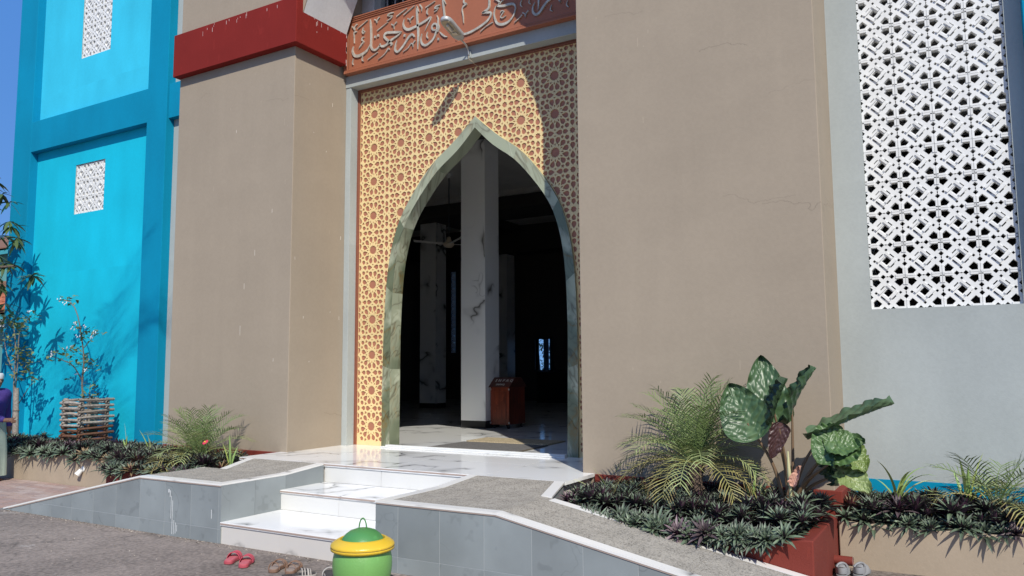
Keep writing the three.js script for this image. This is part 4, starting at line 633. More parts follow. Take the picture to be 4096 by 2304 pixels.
// ---- alocasia: every leaf and stalk a part
{
  const P0 = V(3.93, 0.4, 1.65), A = thing('alocasia', 'tall alocasia with big glossy quilted leaves in the red planter', 'plant', [P0.x, P0.y, P0.z]);
  const blade = (base, tip, face, wide, o = {}) => { // heart-shaped leaf: base = stalk joint, tip, face = rough normal
    const t = tip.clone().sub(base), L = t.length(), ty = t.normalize(), tx = ty.clone().cross(face).normalize(), tz = tx.clone().cross(ty).normalize();
    const U = 52, Wn = 26, pos = [], col = [], uv = [], g0 = o.col ?? [0.055, 0.105, 0.042], vein = o.vein ?? [0.10, 0.165, 0.07], lobe = o.lobe ?? 0.32, pt = [];
    for (let i = 0; i <= U; i++) { pt.push([]); for (let j = -Wn; j <= Wn; j++) {
      const s = j / Wn, a = i / U, y = -lobe + (1 + lobe) * a; // along the leaf, behind the joint to the tip
      const w = y > 0 ? Math.pow(1 - Math.pow(y, 1.9), 0.72) : Math.sqrt(Math.max(0, 1 - (y / lobe) ** 2 * 0.86));
      const gap = y < 0 ? 0.30 * Math.pow(-y / lobe, 0.8) : 0; // notch behind the joint
      const sx = Math.sign(s) * (gap + (1 - gap) * Math.abs(s)) * w * wide * 0.5;
      const vy = y - Math.abs(s) * 0.42 + 0.05 * (noise(Math.abs(s) * 3 + 7, y * 4 + 9 + (s > 0 ? 20 : 0), 64, 5) - 0.5), ribs = Math.abs(Math.sin(vy * Math.PI * 5.5)), cross = 2 * noise(s * 7 + 31, y * 13 + 31 + wide * 40, 256, 9) - 1;
      const quilt = (Math.pow(ribs, 0.5) - 0.6) * 0.016 * (o.quilt ?? 1) * (0.3 + 0.7 * Math.abs(s)) + 0.006 * cross * (o.quilt ?? 1), ruffle = 0.014 * (o.ruffle ?? 0.6) * Math.pow(Math.abs(s), 3) * 2.4 * (2 * noise(y * 9 + 40, (s > 0 ? 11 : 23) + wide * 50, 256, 3) - 1);
      const cup = (o.cup ?? 0.12) * s * s * wide, bend = (o.bend ?? -0.12) * y * y * L;
      pt[i].push([base.clone().addScaledVector(tx, sx).addScaledVector(ty, y * L).addScaledVector(tz, quilt + ruffle + cup + bend), Math.min(1, Math.exp(-Math.abs(s) * 26) + 0.75 * Math.exp(-ribs * 9)) * (1 - Math.abs(s) * 0.5), rr(0.92, 1.08)]);
    } }
    const put = (q) => { const c = g0.map((k, n) => (k + (vein[n] - k) * q[1]) * q[2]); pos.push(q[0].x, q[0].y, q[0].z); col.push(...c); };
    for (let i = 0; i < U; i++) for (let j = 0; j < 2 * Wn; j++) { const a = pt[i][j], b = pt[i][j + 1], c = pt[i + 1][j + 1], d = pt[i + 1][j]; [a, b, c, a, c, d].forEach(put); }
    const g = new THREE.BufferGeometry(); g.setAttribute('position', new THREE.Float32BufferAttribute(pos, 3)); g.setAttribute('color', new THREE.Float32BufferAttribute(col, 3)); g.computeVertexNormals();
    // smooth shading across the grid
    const m = new Map(), pp = g.attributes.position, nn = g.attributes.normal; for (let i = 0; i < pp.count; i++) { const k = `${pp.getX(i).toFixed(5)},${pp.getY(i).toFixed(5)},${pp.getZ(i).toFixed(5)}`; if (!m.has(k)) m.set(k, V(0, 0, 0)); m.get(k).add(V(nn.getX(i), nn.getY(i), nn.getZ(i))); }
    for (let i = 0; i < pp.count; i++) { const k = `${pp.getX(i).toFixed(5)},${pp.getY(i).toFixed(5)},${pp.getZ(i).toFixed(5)}`, q = m.get(k).clone().normalize(); nn.setXYZ(i, q.x, q.y, q.z); }
    return flat(g);
  };
  const W = (x, y, z) => V(x, y, z).sub(P0), stalkM = mat([0.16, 0.10, 0.055], 0.45), leafs = [
    [W(3.775, 1.17, 1.5), W(3.70, 1.65, 1.42), V(0.25, 0.1, 1), 0.36, { bend: -0.1, ruffle: 0.7, lobe: 0.2 }],
    [W(3.66, 1.125, 1.76), W(3.525, 1.425, 1.72), V(0.15, 0.25, 1), 0.37, { lobe: 0.42, bend: -0.05 }],
    [W(3.85, 1.22, 1.70), W(3.925, 1.475, 1.66), V(-0.86, -0.1, 0.42), 0.30, { ruffle: 0.4, col: [0.03, 0.055, 0.025], vein: [0.06, 0.09, 0.04], lobe: 0.45, cup: 0.2 }],
    [W(3.955, 1.22, 1.55), W(4.10, 1.565, 1.52), V(-0.95, 0.2, 0.30), 0.38, { col: [0.035, 0.07, 0.028], lobe: 0.3, ruffle: 0.6, cup: 0.15 }],
    [W(4.19, 1.075, 1.60), W(4.665, 1.315, 1.62), V(-0.42, 0.90, 0.16), 0.42, { col: [0.075, 0.125, 0.062], lobe: 0.25, bend: -0.06, ruffle: 0.5 }],
    [W(4.298, 0.985, 1.76), W(4.17, 0.86, 1.86), V(0.15, 0.55, 0.8), 0.36, { col: [0.075, 0.14, 0.045], lobe: 0.62 }],
    [W(4.29, 0.985, 1.78), W(4.485, 1.02, 1.72), V(0.12, 0.75, 0.7), 0.24, { col: [0.085, 0.15, 0.05], lobe: 0.35 }],
    [W(4.255, 0.86, 1.76), W(4.285, 0.70, 1.80), V(-0.7, -0.3, 0.5), 0.30, { col: [0.025, 0.05, 0.022], vein: [0.04, 0.07, 0.03], lobe: 0.4 }],
    [W(4.355, 0.915, 1.66), W(4.48, 0.80, 1.70), V(0.3, 0.7, 0.6), 0.26, { col: [0.13, 0.19, 0.05], vein: [0.24, 0.28, 0.10], lobe: 0.4 }],
    [W(4.33, 0.785, 1.70), W(4.505, 0.655, 1.75), V(0.1, 0.8, 0.6), 0.24, { col: [0.19, 0.25, 0.09], vein: [0.30, 0.34, 0.16], lobe: 0.5 }],
    [W(3.895, 1.09, 1.75), W(3.835, 0.86, 1.77), V(0.55, 0.15, 0.8), 0.15, { col: [0.055, 0.024, 0.022], vein: [0.09, 0.04, 0.035], lobe: 0.2, quilt: 0.5 }],
  ];
  leafs.forEach(([b, t, f, w, o], i) => {
    const lf = mesh('leaf', blade(b, t, f, w, o), LM.broad, A, { keepUV: true }); if (i === 8) lf.userData.label = 'yellow green leaf'; if (i === 10) lf.userData.label = 'withered brown leaf';
    const r = V(rr(-0.03, 0.03), 0.02, rr(-0.03, 0.03)), mid = r.clone().lerp(b, 0.5).add(V((b.x) * -0.12, 0.05, -0.02));
    mesh('stalk', taper([r, mid, b], 0.019, 0.007, 12, 7), stalkM, A);
  });
  const s1 = taper([[0.035, 0.28, 0.13], [0.032, 0.4, 0.15], [0.03, 0.53, 0.15]], 0.02, 0.006, 10, 8); mesh('flower', [s1, taper([[0.01, 0.05, 0.05], [0.03, 0.2, 0.11], [0.035, 0.29, 0.13]], 0.01, 0.012, 8, 6)], mat([0.55, 0.52, 0.28], 0.5), A);
  mesh('flower', blade(W(4.0, 0.70, 1.8), W(4.045, 0.83, 1.8), V(-0.3, 0.2, 1), 0.07, { col: [0.55, 0.30, 0.22], vein: [0.6, 0.36, 0.28], lobe: 0.2, quilt: 0.4, cup: 0.5 }), LM.broad, A, { keepUV: true });
}

// ---- strap-leaved plants and the red flower
function strap(name, label, pos, specs) {
  const P = thing(name, label, 'plant', pos);
  for (const [az, e, L, bend, w, c] of specs) { const pts = [], wd = [], cols = []; let p = V(rr(-0.015, 0.015), 0, rr(-0.015, 0.015)), el = e; for (let k = 0; k <= 9; k++) { pts.push(p.clone()); wd.push(w * Math.sin(Math.PI * (0.22 + 0.775 * k / 9)) ** 0.7); cols.push(c.map((q) => q * (0.8 + 0.05 * k))); p = p.clone().add(V(Math.cos(az) * Math.cos(el), Math.sin(el), Math.sin(az) * Math.cos(el)).multiplyScalar(L / 9)); el -= bend / 9 * (0.3 + 0.15 * k); } mesh('leaf', ribbon(pts, wd, V(-Math.cos(az), 1.2, -Math.sin(az)).normalize(), cols, 0.3), LM.strap, P, { keepUV: true }); }
  return P;
}
reseed(31); const YG = [0.36, 0.44, 0.12], MG = [0.22, 0.33, 0.10], PG = [0.48, 0.52, 0.24];
strap('strap_leaf_plant', 'arching spider plant with striped strap leaves before the blue skirting', [4.6, 0.43, 0.95], [[2.6, 1.5, 0.42, 1.0, 0.026, YG], [0.3, 1.3, 0.46, 1.9, 0.021, MG], [-0.2, 1.1, 0.46, 2.0, 0.020, PG], [0.6, 0.9, 0.42, 1.5, 0.018, MG], [0.9, 1.4, 0.4, 1.3, 0.020, YG], [-0.5, 1.35, 0.44, 1.5, 0.018, MG], [1.2, 1.2, 0.34, 1.6, 0.012, YG], [-0.9, 1.25, 0.36, 1.4, 0.012, MG], [0.1, 0.7, 0.36, 1.0, 0.012, PG], [3.6, 1.2, 0.3, 1.2, 0.012, MG]]);
strap('strap_leaf_plant', 'upright yellow green clump beside the thin young palm', [5.08, 0.41, 0.86], [[2.4, 1.5, 0.44, 0.2, 0.024, YG], [0.3, 1.38, 0.5, 0.25, 0.026, YG], [1.4, 1.45, 0.40, 0.4, 0.018, MG], [0.6, 1.2, 0.34, 0.6, 0.016, YG], [3.0, 1.25, 0.3, 0.8, 0.014, [0.45, 0.30, 0.06]], [-0.3, 1.1, 0.3, 1.0, 0.014, [0.5, 0.27, 0.04]], [4.2, 1.3, 0.36, 0.6, 0.016, MG]]);
strap('strap_leaf_plant', 'pale strap leaves at the landing end of the red planter', [2.43, 0.39, 1.5], [[2.7, 1.15, 0.36, 0.4, 0.013, YG], [3.0, 0.55, 0.42, 0.3, 0.012, PG], [0.5, 1.1, 0.26, 1.4, 0.014, YG], [-1.2, 1.2, 0.24, 1.2, 0.012, MG], [2.2, 1.4, 0.22, 0.9, 0.012, MG]]);
strap('strap_leaf_plant', 'tall spotted pair of upright leaves between palm and alocasia', [3.65, 0.40, 1.6], [[0.6, 1.45, 0.44, 0.2, 0.012, MG], [2.4, 1.4, 0.3, 0.2, 0.012, YG], [-0.8, 1.35, 0.36, 0.3, 0.011, PG], [0.1, 1.2, 0.25, 0.4, 0.010, MG]]);
strap('strap_leaf_plant', 'lone pale blades standing near the blue pilaster foot', [-4.74, 0.41, 1.3], [[2.0, 1.5, 0.44, 0.1, 0.012, PG], [0.4, 1.3, 0.3, 0.4, 0.011, YG], [3.4, 1.2, 0.26, 0.6, 0.011, MG]]);
strap('strap_leaf_plant', 'short strap leaves at the left foot of the brown pillar', [-4.08, 0.41, 1.4], [[2.8, 1.2, 0.42, 0.4, 0.012, MG], [1.8, 1.45, 0.36, 0.3, 0.012, YG], [0.8, 1.3, 0.3, 0.5, 0.011, PG], [3.4, 0.9, 0.3, 0.6, 0.011, MG]]);
strap('strap_leaf_plant', 'bright green upright blade at the edge of the young palm', [-2.02, 0.42, 1.85], [[1.0, 1.5, 0.42, 0.2, 0.014, MG], [2.8, 1.35, 0.34, 0.3, 0.012, YG], [4.6, 1.3, 0.3, 0.4, 0.012, MG]]);
{
  const F = thing('zinnia', 'single pink red flower in front of the young date palm', 'flower', [-2.37, 0.42, 1.9]);
  mesh('stem', taper([[0, 0, 0], [0.005, 0.17, 0.01], [0.0, 0.315, 0.02]], 0.004, 0.003, 8, 5), mat([0.12, 0.2, 0.06], 0.6), F);
  const pet = []; for (let i = 0; i < 12; i++) { const a = i * Math.PI / 6; pet.push(flat(new THREE.SphereGeometry(0.018, 6, 4).scale(1, 0.25, 0.55).translate(0.022, 0, 0).rotateY(a))); } mesh('petals', pet.map((g) => g.rotateX(0.7).translate(0, 0.32, 0.025)), mat([0.62, 0.045, 0.10], 0.5), F);
  mesh('flower_centre', flat(new THREE.SphereGeometry(0.012, 10, 6)).translate(0, 0.324, 0.03), mat([0.6, 0.4, 0.05], 0.7), F);
}

// ---- flowering shrubs, their guard and stake
function shrub(label, pos, stems, clusters, flowers) {
  const P = thing('flowering_shrub', label, 'shrub', pos), o = V(...pos), sm = mat([0.30, 0.25, 0.19], 0.85, { map: T.bark });
  for (const [pts, a, b] of stems) mesh('stem', taper(pts.map((p) => V(...p).sub(o)), a, b, 16, 6), sm, P);
  const lf = [], fl = [];
  for (const [x, y, r, n] of clusters) for (let i = 0; i < n; i++) {
    const c = V(x, y, pos[2]).add(V(rr(-r, r), rr(-r, r) * 0.8, rr(-r, r))).sub(o), az = rr(0, 6.28), e = rr(-0.3, 0.9), l = rr(0.06, 0.105), d = V(Math.cos(az) * Math.cos(e), Math.sin(e), Math.sin(az) * Math.cos(e)), k = rr(0.7, 1.3);
    lf.push(ribbon([c, c.clone().addScaledVector(d, l * 0.4), c.clone().addScaledVector(d, l * 0.8), c.clone().addScaledVector(d, l).add(V(0, -0.006, 0))], [0.003, 0.014, 0.019, 0.004].map((w) => w * l / 0.075), V(rr(-0.4, 0.4), 1, rr(-0.4, 0.4)).normalize(), [0, 1, 2, 3].map(() => [0.19 * k, 0.215 * k, 0.075 * k]), 0.2));
  }
  mesh('foliage', lf, LM.shrub, P, { keepUV: true });
  const wm = mat([0.85, 0.85, 0.82], 0.6);
  for (const [x, y] of flowers) { const g = []; const t = rr(-0.6, 0.6); for (let i = 0; i < 5; i++) g.push(flat(new THREE.SphereGeometry(0.019, 6, 4).scale(1, 0.25, 0.6)).translate(0.02, 0, 0).rotateY(i * 1.2566).rotateX(1.0 + t)); mesh('flower', g.map((q) => q.translate(x - o.x, y - o.y, 0.06 + rr(-0.03, 0.05))), wm, P); }
  return P;
}
reseed(37);
shrub('thin flowering shrub growing out of the wooden guard', [-6.5, 0.41, 0.85], [
  [[[-6.5, 0.4, 0.85], [-6.52, 1.05, 0.85], [-6.58, 1.35, 0.85], [-6.56, 1.7, 0.85], [-6.65, 2.06, 0.85], [-6.78, 2.43, 0.86], [-6.92, 2.6, 0.87], [-7.12, 2.66, 0.88]], 0.02, 0.006],
  [[[-6.58, 1.4, 0.85], [-6.8, 1.62, 0.87], [-7.1, 1.72, 0.88], [-7.42, 1.78, 0.88]], 0.01, 0.004], [[[-6.57, 1.9, 0.85], [-6.4, 2.02, 0.85], [-6.25, 2.1, 0.86]], 0.007, 0.004], [[[-6.42, 0.4, 0.85], [-6.4, 0.9, 0.85], [-6.36, 1.35, 0.85]], 0.012, 0.005], [[[-6.55, 1.5, 0.85], [-6.45, 1.62, 0.86], [-6.35, 1.68, 0.87]], 0.006, 0.003],
], [[-7.08, 2.65, 0.11, 26], [-6.75, 2.26, 0.05, 6], [-6.6, 2.13, 0.09, 16], [-6.26, 2.1, 0.07, 12], [-6.84, 1.86, 0.10, 22], [-7.15, 1.80, 0.11, 24], [-7.40, 1.74, 0.07, 14], [-6.72, 1.66, 0.08, 16], [-6.42, 1.61, 0.10, 22], [-6.58, 1.76, 0.08, 14], [-6.91, 1.43, 0.03, 4], [-6.36, 1.34, 0.08, 12], [-6.3, 1.22, 0.07, 10], [-6.42, 1.15, 0.07, 10], [-6.52, 2.0, 0.06, 8]],
  [[-7.17, 2.66], [-7.05, 2.6], [-6.72, 2.27], [-6.74, 2.2], [-6.62, 2.08], [-6.22, 2.12], [-6.26, 2.05], [-6.48, 2.22], [-6.80, 1.93], [-7.35, 1.79], [-6.94, 1.9], [-6.36, 1.56], [-6.6, 1.5], [-7.28, 1.83]]);
shrub('leafy young shrub tied to a wooden stake near the white capped person', [-8.25, 0.41, 0.95], [
  [[[-8.25, 0.4, 0.95], [-8.27, 1.0, 0.95], [-8.3, 1.4, 0.95], [-8.3, 1.9, 0.95], [-8.42, 2.35, 0.95]], 0.02, 0.007], [[[-8.25, 1.2, 0.95], [-8.2, 1.7, 0.96], [-8.18, 2.2, 0.96], [-7.85, 2.45, 0.97]], 0.012, 0.004], [[[-8.24, 0.9, 0.95], [-8.0, 1.15, 0.95], [-7.72, 1.4, 0.95]], 0.008, 0.003], [[[-8.3, 1.5, 0.95], [-8.55, 1.8, 0.95], [-8.75, 2.3, 0.95]], 0.009, 0.004],
], [[-8.74, 2.42, 0.14, 32], [-8.41, 2.38, 0.15, 38], [-8.12, 2.3, 0.15, 36], [-7.86, 2.44, 0.07, 10], [-8.54, 2.24, 0.13, 30], [-8.29, 2.18, 0.13, 28], [-8.56, 2.03, 0.12, 24], [-8.08, 1.87, 0.13, 28], [-8.32, 1.80, 0.13, 26], [-8.09, 1.57, 0.14, 30], [-8.5, 1.66, 0.06, 8], [-7.68, 1.36, 0.07, 10], [-7.78, 1.72, 0.07, 10], [-8.06, 1.46, 0.1, 18]], [[-8.7, 2.38], [-7.84, 2.5], [-8.6, 2.3]]);
{
  const woodM = [[0.50, 0.43, 0.36], [0.42, 0.34, 0.27], [0.55, 0.49, 0.42]].map((c) => mat(c, 0.85, { map: T.bark })), brownM = mat([0.22, 0.10, 0.055], 0.8, { map: T.bark });
  const G = thing('tree_guard', 'square guard of stacked pale wooden poles round the thin shrub', 'guard', [-6.35, 0.41, 0.9]); reseed(43);
  const xs = [-0.2, 0.2], zs = [-0.2, 0.2];
  for (const x of xs) for (const z of zs) mesh('post', taper([[x, -0.1, z], [x + rr(-0.01, 0.01), 0.35, z], [x, 0.73, z]], 0.034, 0.033, 4, 9), woodM[(rnd() * 3) | 0], G);
  for (let k = 0; k < 8; k++) { const y = 0.09 + k * 0.082, m = () => (k < 3 ? brownM : woodM[(rnd() * 3) | 0]); const w = () => rr(-0.012, 0.012);
    for (const z of [zs[0] + 0.035, zs[1] + 0.035]) mesh('rail', taper([[-0.26 + w(), y + w(), z], [0, y + w(), z + 0.005], [0.26 + w(), y + w(), z]], rr(0.019, 0.025), rr(0.018, 0.024), 6, 8), m(), G);
    for (const x of [xs[0], xs[1]]) mesh('rail', taper([[x + 0.03, y + 0.04 + w(), -0.28 + w()], [x + 0.035, y + 0.04, 0], [x + 0.03, y + 0.04 + w(), 0.27]], 0.021, 0.019, 5, 8), m(), G); }
  const K = thing('wooden_stake', 'thick grey wooden stake standing beside the leafy young shrub', 'stake', [-7.9, 0.36, 1.1]);
  mesh('post', taper([[0.03, 0, 0], [0.0, 0.45, 0], [-0.03, 0.92, 0]], 0.045, 0.04, 6, 10), woodM[0], K);
  mesh('brace', taper([[-0.22, 0, 0.01], [-0.15, 0.3, 0.0], [-0.05, 0.52, 0.0]], 0.022, 0.018, 6, 7), brownM, K);
  mesh('twine', flat(new THREE.TorusGeometry(0.047, 0.005, 5, 16)).rotateX(Math.PI / 2).translate(-0.005, 0.57, 0), mat([0.2, 0.15, 0.1], 0.9), K);
}
// ================================================================ bin, sandals, litter
{
  const C = thing('waste_bin', 'round green bin made of old tyres with yellow rim and domed lid', 'bin', [1.42, 0, 3.60]); C.scale.set(0.77, 1.0, 0.77);
  const worn = (c, r) => mat(c, r, { map: T.redpaint, bumpMap: T.plasterB, bumpScale: 0.0015 });
  mesh('body', lathe([[0.0005, 0.004], [0.2, 0.004], [0.226, 0.03], [0.248, 0.09], [0.262, 0.15], [0.268, 0.2], [0.266, 0.245], [0.254, 0.29], [0.238, 0.315], [0.22, 0.325], [0.0005, 0.326]], 72), worn([0.20, 0.45, 0.12], 0.36), C);
  mesh('rim', lathe([[0.185, 0.305], [0.262, 0.300], [0.286, 0.309], [0.289, 0.322], [0.283, 0.3265], [0.2845, 0.331], [0.288, 0.336], [0.284, 0.348], [0.262, 0.362], [0.226, 0.378], [0.205, 0.385], [0.199, 0.380], [0.198, 0.36], [0.185, 0.34]], 72), worn([0.86, 0.56, 0.04], 0.33), C);
  mesh('rim_groove', flat(new THREE.TorusGeometry(0.2835, 0.0022, 5, 90)).rotateX(Math.PI / 2).translate(0, 0.327, 0), mat([0.09, 0.06, 0.02], 0.8), C);
  const lid = mesh('lid', lathe([[0.192, 0.35], [0.192, 0.368], [0.182, 0.385], [0.155, 0.41], [0.115, 0.432], [0.06, 0.446], [0.0005, 0.45]], 60), worn([0.09, 0.30, 0.085], 0.4), C);
  const hp = []; for (let i = 0; i <= 14; i++) { const a = Math.PI * i / 14; hp.push(V(-Math.cos(a) * 0.036, 0.44 + Math.sin(a) * 0.075 + 0.0, Math.cos(a) * 0.01)); } mesh('handle', [flat(new THREE.TubeGeometry(new THREE.CatmullRomCurve3(hp), 24, 0.006, 8)).scale(1, 1, 1.0), bx(-0.05, -0.024, 0.438, 0.447, -0.014, 0.014), bx(0.024, 0.05, 0.438, 0.447, -0.014, 0.014)], worn([0.08, 0.26, 0.07], 0.45), lid);
  const sc = []; reseed(61); for (let i = 0; i < 60; i++) { const a = rr(0, 6.28), r = rr(0.06, 0.17), l = rr(0.01, 0.035), y = 0.4505 - 0.07 * (r / 0.185) ** 2.3; sc.push(flat(new THREE.BoxGeometry(l, 0.0012, 0.0014)).rotateZ(-0.72 * (r / 0.18) ** 1.4).rotateY(rr(-0.9, 0.9)).translate(r, y, 0).rotateY(a)); } mesh('scratches', sc, mat([0.05, 0.12, 0.05], 0.8), lid);
  mesh('tyre_base', [lathe([[0.12, -0.01], [0.27, -0.01], [0.282, 0.03], [0.278, 0.07], [0.245, 0.1], [0.12, 0.1]], 60).translate(0.035, 0, -0.03)], M.black, C);
}
function footwear(name, label, [x, z], turn, o, group) {
  const S = thing(name, label, 'sandal', [x, 0, z], group); S.rotation.y = turn;
  // length along +z is toward the toe; half widths of the sole from heel to toe
  const L = o.len ?? 0.25, prof = [[-0.5, 0.0], [-0.485, 0.018], [-0.44, 0.031], [-0.3, 0.036], [-0.1, 0.033], [0.1, 0.041], [0.28, 0.048], [0.40, 0.043], [0.47, 0.028], [0.5, 0.0]];
  const r = prof.map(([a, w]) => [w, a * L]), outline = (k) => { const s = new THREE.Shape(); const P = [...r, ...[...r].reverse().slice(1, -1).map(([a, b]) => [-a, b])].map(([a, b]) => new THREE.Vector2(a * k, b * (k > 1 ? 1 : (1 + k) / 2))); s.setFromPoints(new THREE.SplineCurve([...P, P[0]]).getSpacedPoints(48).slice(0, -1)); return s; };
  const flatY = (shape, y0, y1, b) => extr(shape, 0, y1 - y0, b ? { bevelEnabled: true, bevelSize: b, bevelThickness: b, bevelSegments: 2 } : {}).rotateX(Math.PI / 2).translate(0, y1, 0);
  mesh('sole', flatY(outline(1), 0.007, 0.024, 0.004), o.sole, S);
  mesh('footbed', flatY(outline(0.93), 0.027, 0.0325), o.bed, S);
  const band = (z0, z1, h, wd, m, nm = 'strap', th = 0.004) => { // half-barrel strap from side to side
    const pos = [], n = 16, P = (a, q, s) => { const c = Math.cos(a), b = Math.sin(a), k = 1 + s; return [c * wd * k, 0.016 + b * h * k, q]; };
    for (let i = 0; i < n; i++) { const a = Math.PI * i / n, b = Math.PI * (i + 1) / n, f = th / wd, sl = 0.01 * 1; const A = P(a, z0, 0), B2 = P(b, z0, 0), C2 = P(b, z1, -0.05), D = P(a, z1, -0.05), E = P(a, z0, f), F = P(b, z0, f), G = P(b, z1, f - 0.05), H2 = P(a, z1, f - 0.05); pos.push(...E, ...G, ...F, ...E, ...H2, ...G, ...A, ...B2, ...C2, ...A, ...C2, ...D, ...A, ...E, ...F, ...A, ...F, ...B2, ...D, ...C2, ...G, ...D, ...G, ...H2); }
    const g = new THREE.BufferGeometry(); g.setAttribute('position', new THREE.Float32BufferAttribute(pos, 3)); g.computeVertexNormals(); mesh(nm, flat(g), m, S);
  };
  (o.straps ?? []).forEach(([z0, z1, h, w, m]) => band(z0 * L, z1 * L, h, w, m ?? o.strap));
  if (o.closed) { // clog: a shell over the toes and a rim round the heel
    const sh = flat(new THREE.SphereGeometry(1, 24, 12, 0, Math.PI * 2, 0, Math.PI * 0.5)).scale(0.054, 0.062, 0.12).translate(0, 0.018, 0.02); mesh('shell', sh, o.strap, S);
    mesh('collar', [flat(new THREE.TorusGeometry(0.036, 0.007, 8, 28)).scale(1, 1.7, 1).rotateX(Math.PI / 2 - 0.35).translate(0, 0.066, -0.045)], o.strap, S);
    mesh('heel', lathe([[0.036, 0], [0.044, 0.02], [0.042, 0.062]], 24).scale(1, 1, 1.7).translate(0, 0.016, -0.045), o.strap, S);
    mesh('lining', flat(new THREE.SphereGeometry(1, 20, 10)).scale(0.034, 0.012, 0.06).rotateX(0.1).translate(0, 0.056, -0.045), M.black, S);
  }
  return S;
}
const rubber = (c, r = 0.6) => mat(c, r);
{
  const pk = { len: 0.235, sole: rubber([0.42, 0.07, 0.09]), bed: rubber([0.52, 0.13, 0.15]), strap: rubber([0.56, 0.08, 0.11]), straps: [[0.02, 0.36, 0.052, 0.05], [0.06, 0.13, 0.0535, 0.0515, rubber([0.28, 0.02, 0.07])]] };
  footwear('sandal', 'pink slide sandal farther from the bin, left of the pink pair', [-0.135, 3.40], -2.62, pk, 'pink slide sandals at the foot of the steps');
  footwear('sandal', 'pink slide sandal of the pink pair that lies nearer the brown sandals', [0.055, 3.43], -2.5, pk, 'pink slide sandals at the foot of the steps');
  const br = { len: 0.25, sole: rubber([0.21, 0.12, 0.08]), bed: rubber([0.30, 0.235, 0.195]), strap: rubber([0.27, 0.155, 0.10]), straps: [[0.18, 0.27, 0.05, 0.052], [0.06, 0.12, 0.052, 0.051], [-0.34, -0.30, 0.058, 0.042], [0.30, 0.335, 0.044, 0.05]] };
  footwear('sandal', 'brown strappy leather sandal next to the pink pair', [0.385, 3.405], -2.66, br, 'brown leather sandals by the bin');
  footwear('sandal', 'brown strappy leather sandal beside the black one', [0.535, 3.385], -2.6, br, 'brown leather sandals by the bin');
  const bk = { len: 0.26, sole: rubber([0.33, 0.30, 0.27]), bed: rubber([0.03, 0.03, 0.035], 0.4), strap: rubber([0.42, 0.38, 0.34]), straps: [[0.22, 0.27, 0.05, 0.055], [0.14, 0.17, 0.053, 0.055], [0.06, 0.09, 0.056, 0.054], [0.30, 0.33, 0.045, 0.052]] };
  footwear('sandal', 'black sandal with pale thin straps, in front of the brown pair', [0.73, 3.52], 2.5, bk, 'black strappy sandals in front of the bin');
  footwear('sandal', 'black sandal with grey edge half hidden behind the green bin', [0.93, 3.40], -2.4, { ...bk, strap: rubber([0.45, 0.43, 0.41]) }, 'black strappy sandals in front of the bin');
  const cl = { len: 0.25, sole: rubber([0.20, 0.205, 0.21]), bed: rubber([0.02, 0.02, 0.022]), strap: rubber([0.27, 0.275, 0.285], 0.55), closed: true };
  footwear('clog', 'grey rubber clog touching the red planter under the drain pipe', [4.255, 1.47], 3.2, cl, 'grey clogs by the red planter');
  footwear('clog', 'grey rubber clog farther from the red planter', [4.375, 1.40], 3.05, cl, 'grey clogs by the red planter');
  // dry leaves and chips swept against the foot of the walls
  const g = flat(new THREE.TetrahedronGeometry(0.012).scale(1, 0.3, 0.7)), im = new THREE.InstancedMesh(boxUV(g), mat([0.45, 0.40, 0.34], 0.9), 1100), q = new THREE.Object3D(); reseed(83);
  im.name = 'dry_litter'; im.castShadow = im.receiveShadow = true;
  for (let i = 0; i < 1100; i++) { const near = rnd() < 0.75, x = rr(-4.3, 1.1), z = Z1 + (near ? 0.01 + 0.10 * rnd() ** 2 : rr(0.1, 1.2)); q.position.set(x, 0.003, z); q.rotation.set(rr(-0.3, 0.3), rr(0, 6), rr(-0.3, 0.3)); q.scale.setScalar(rr(0.25, 0.85)); q.updateMatrix(); im.setMatrixAt(i, q.matrix); const d = rnd(); im.setColorAt(i, d < 0.7 ? lin(0.3 + 0.3 * d, 0.28 + 0.27 * d, 0.25 + 0.24 * d) : lin(0.5 + 0.9 * d, 0.5 + 0.85 * d, 0.48 + 0.8 * d)); }
  scene.add(im); tag(im, 'dry leaf bits and plaster chips on the asphalt along the wall foot', 'litter', null, 'stuff');
}

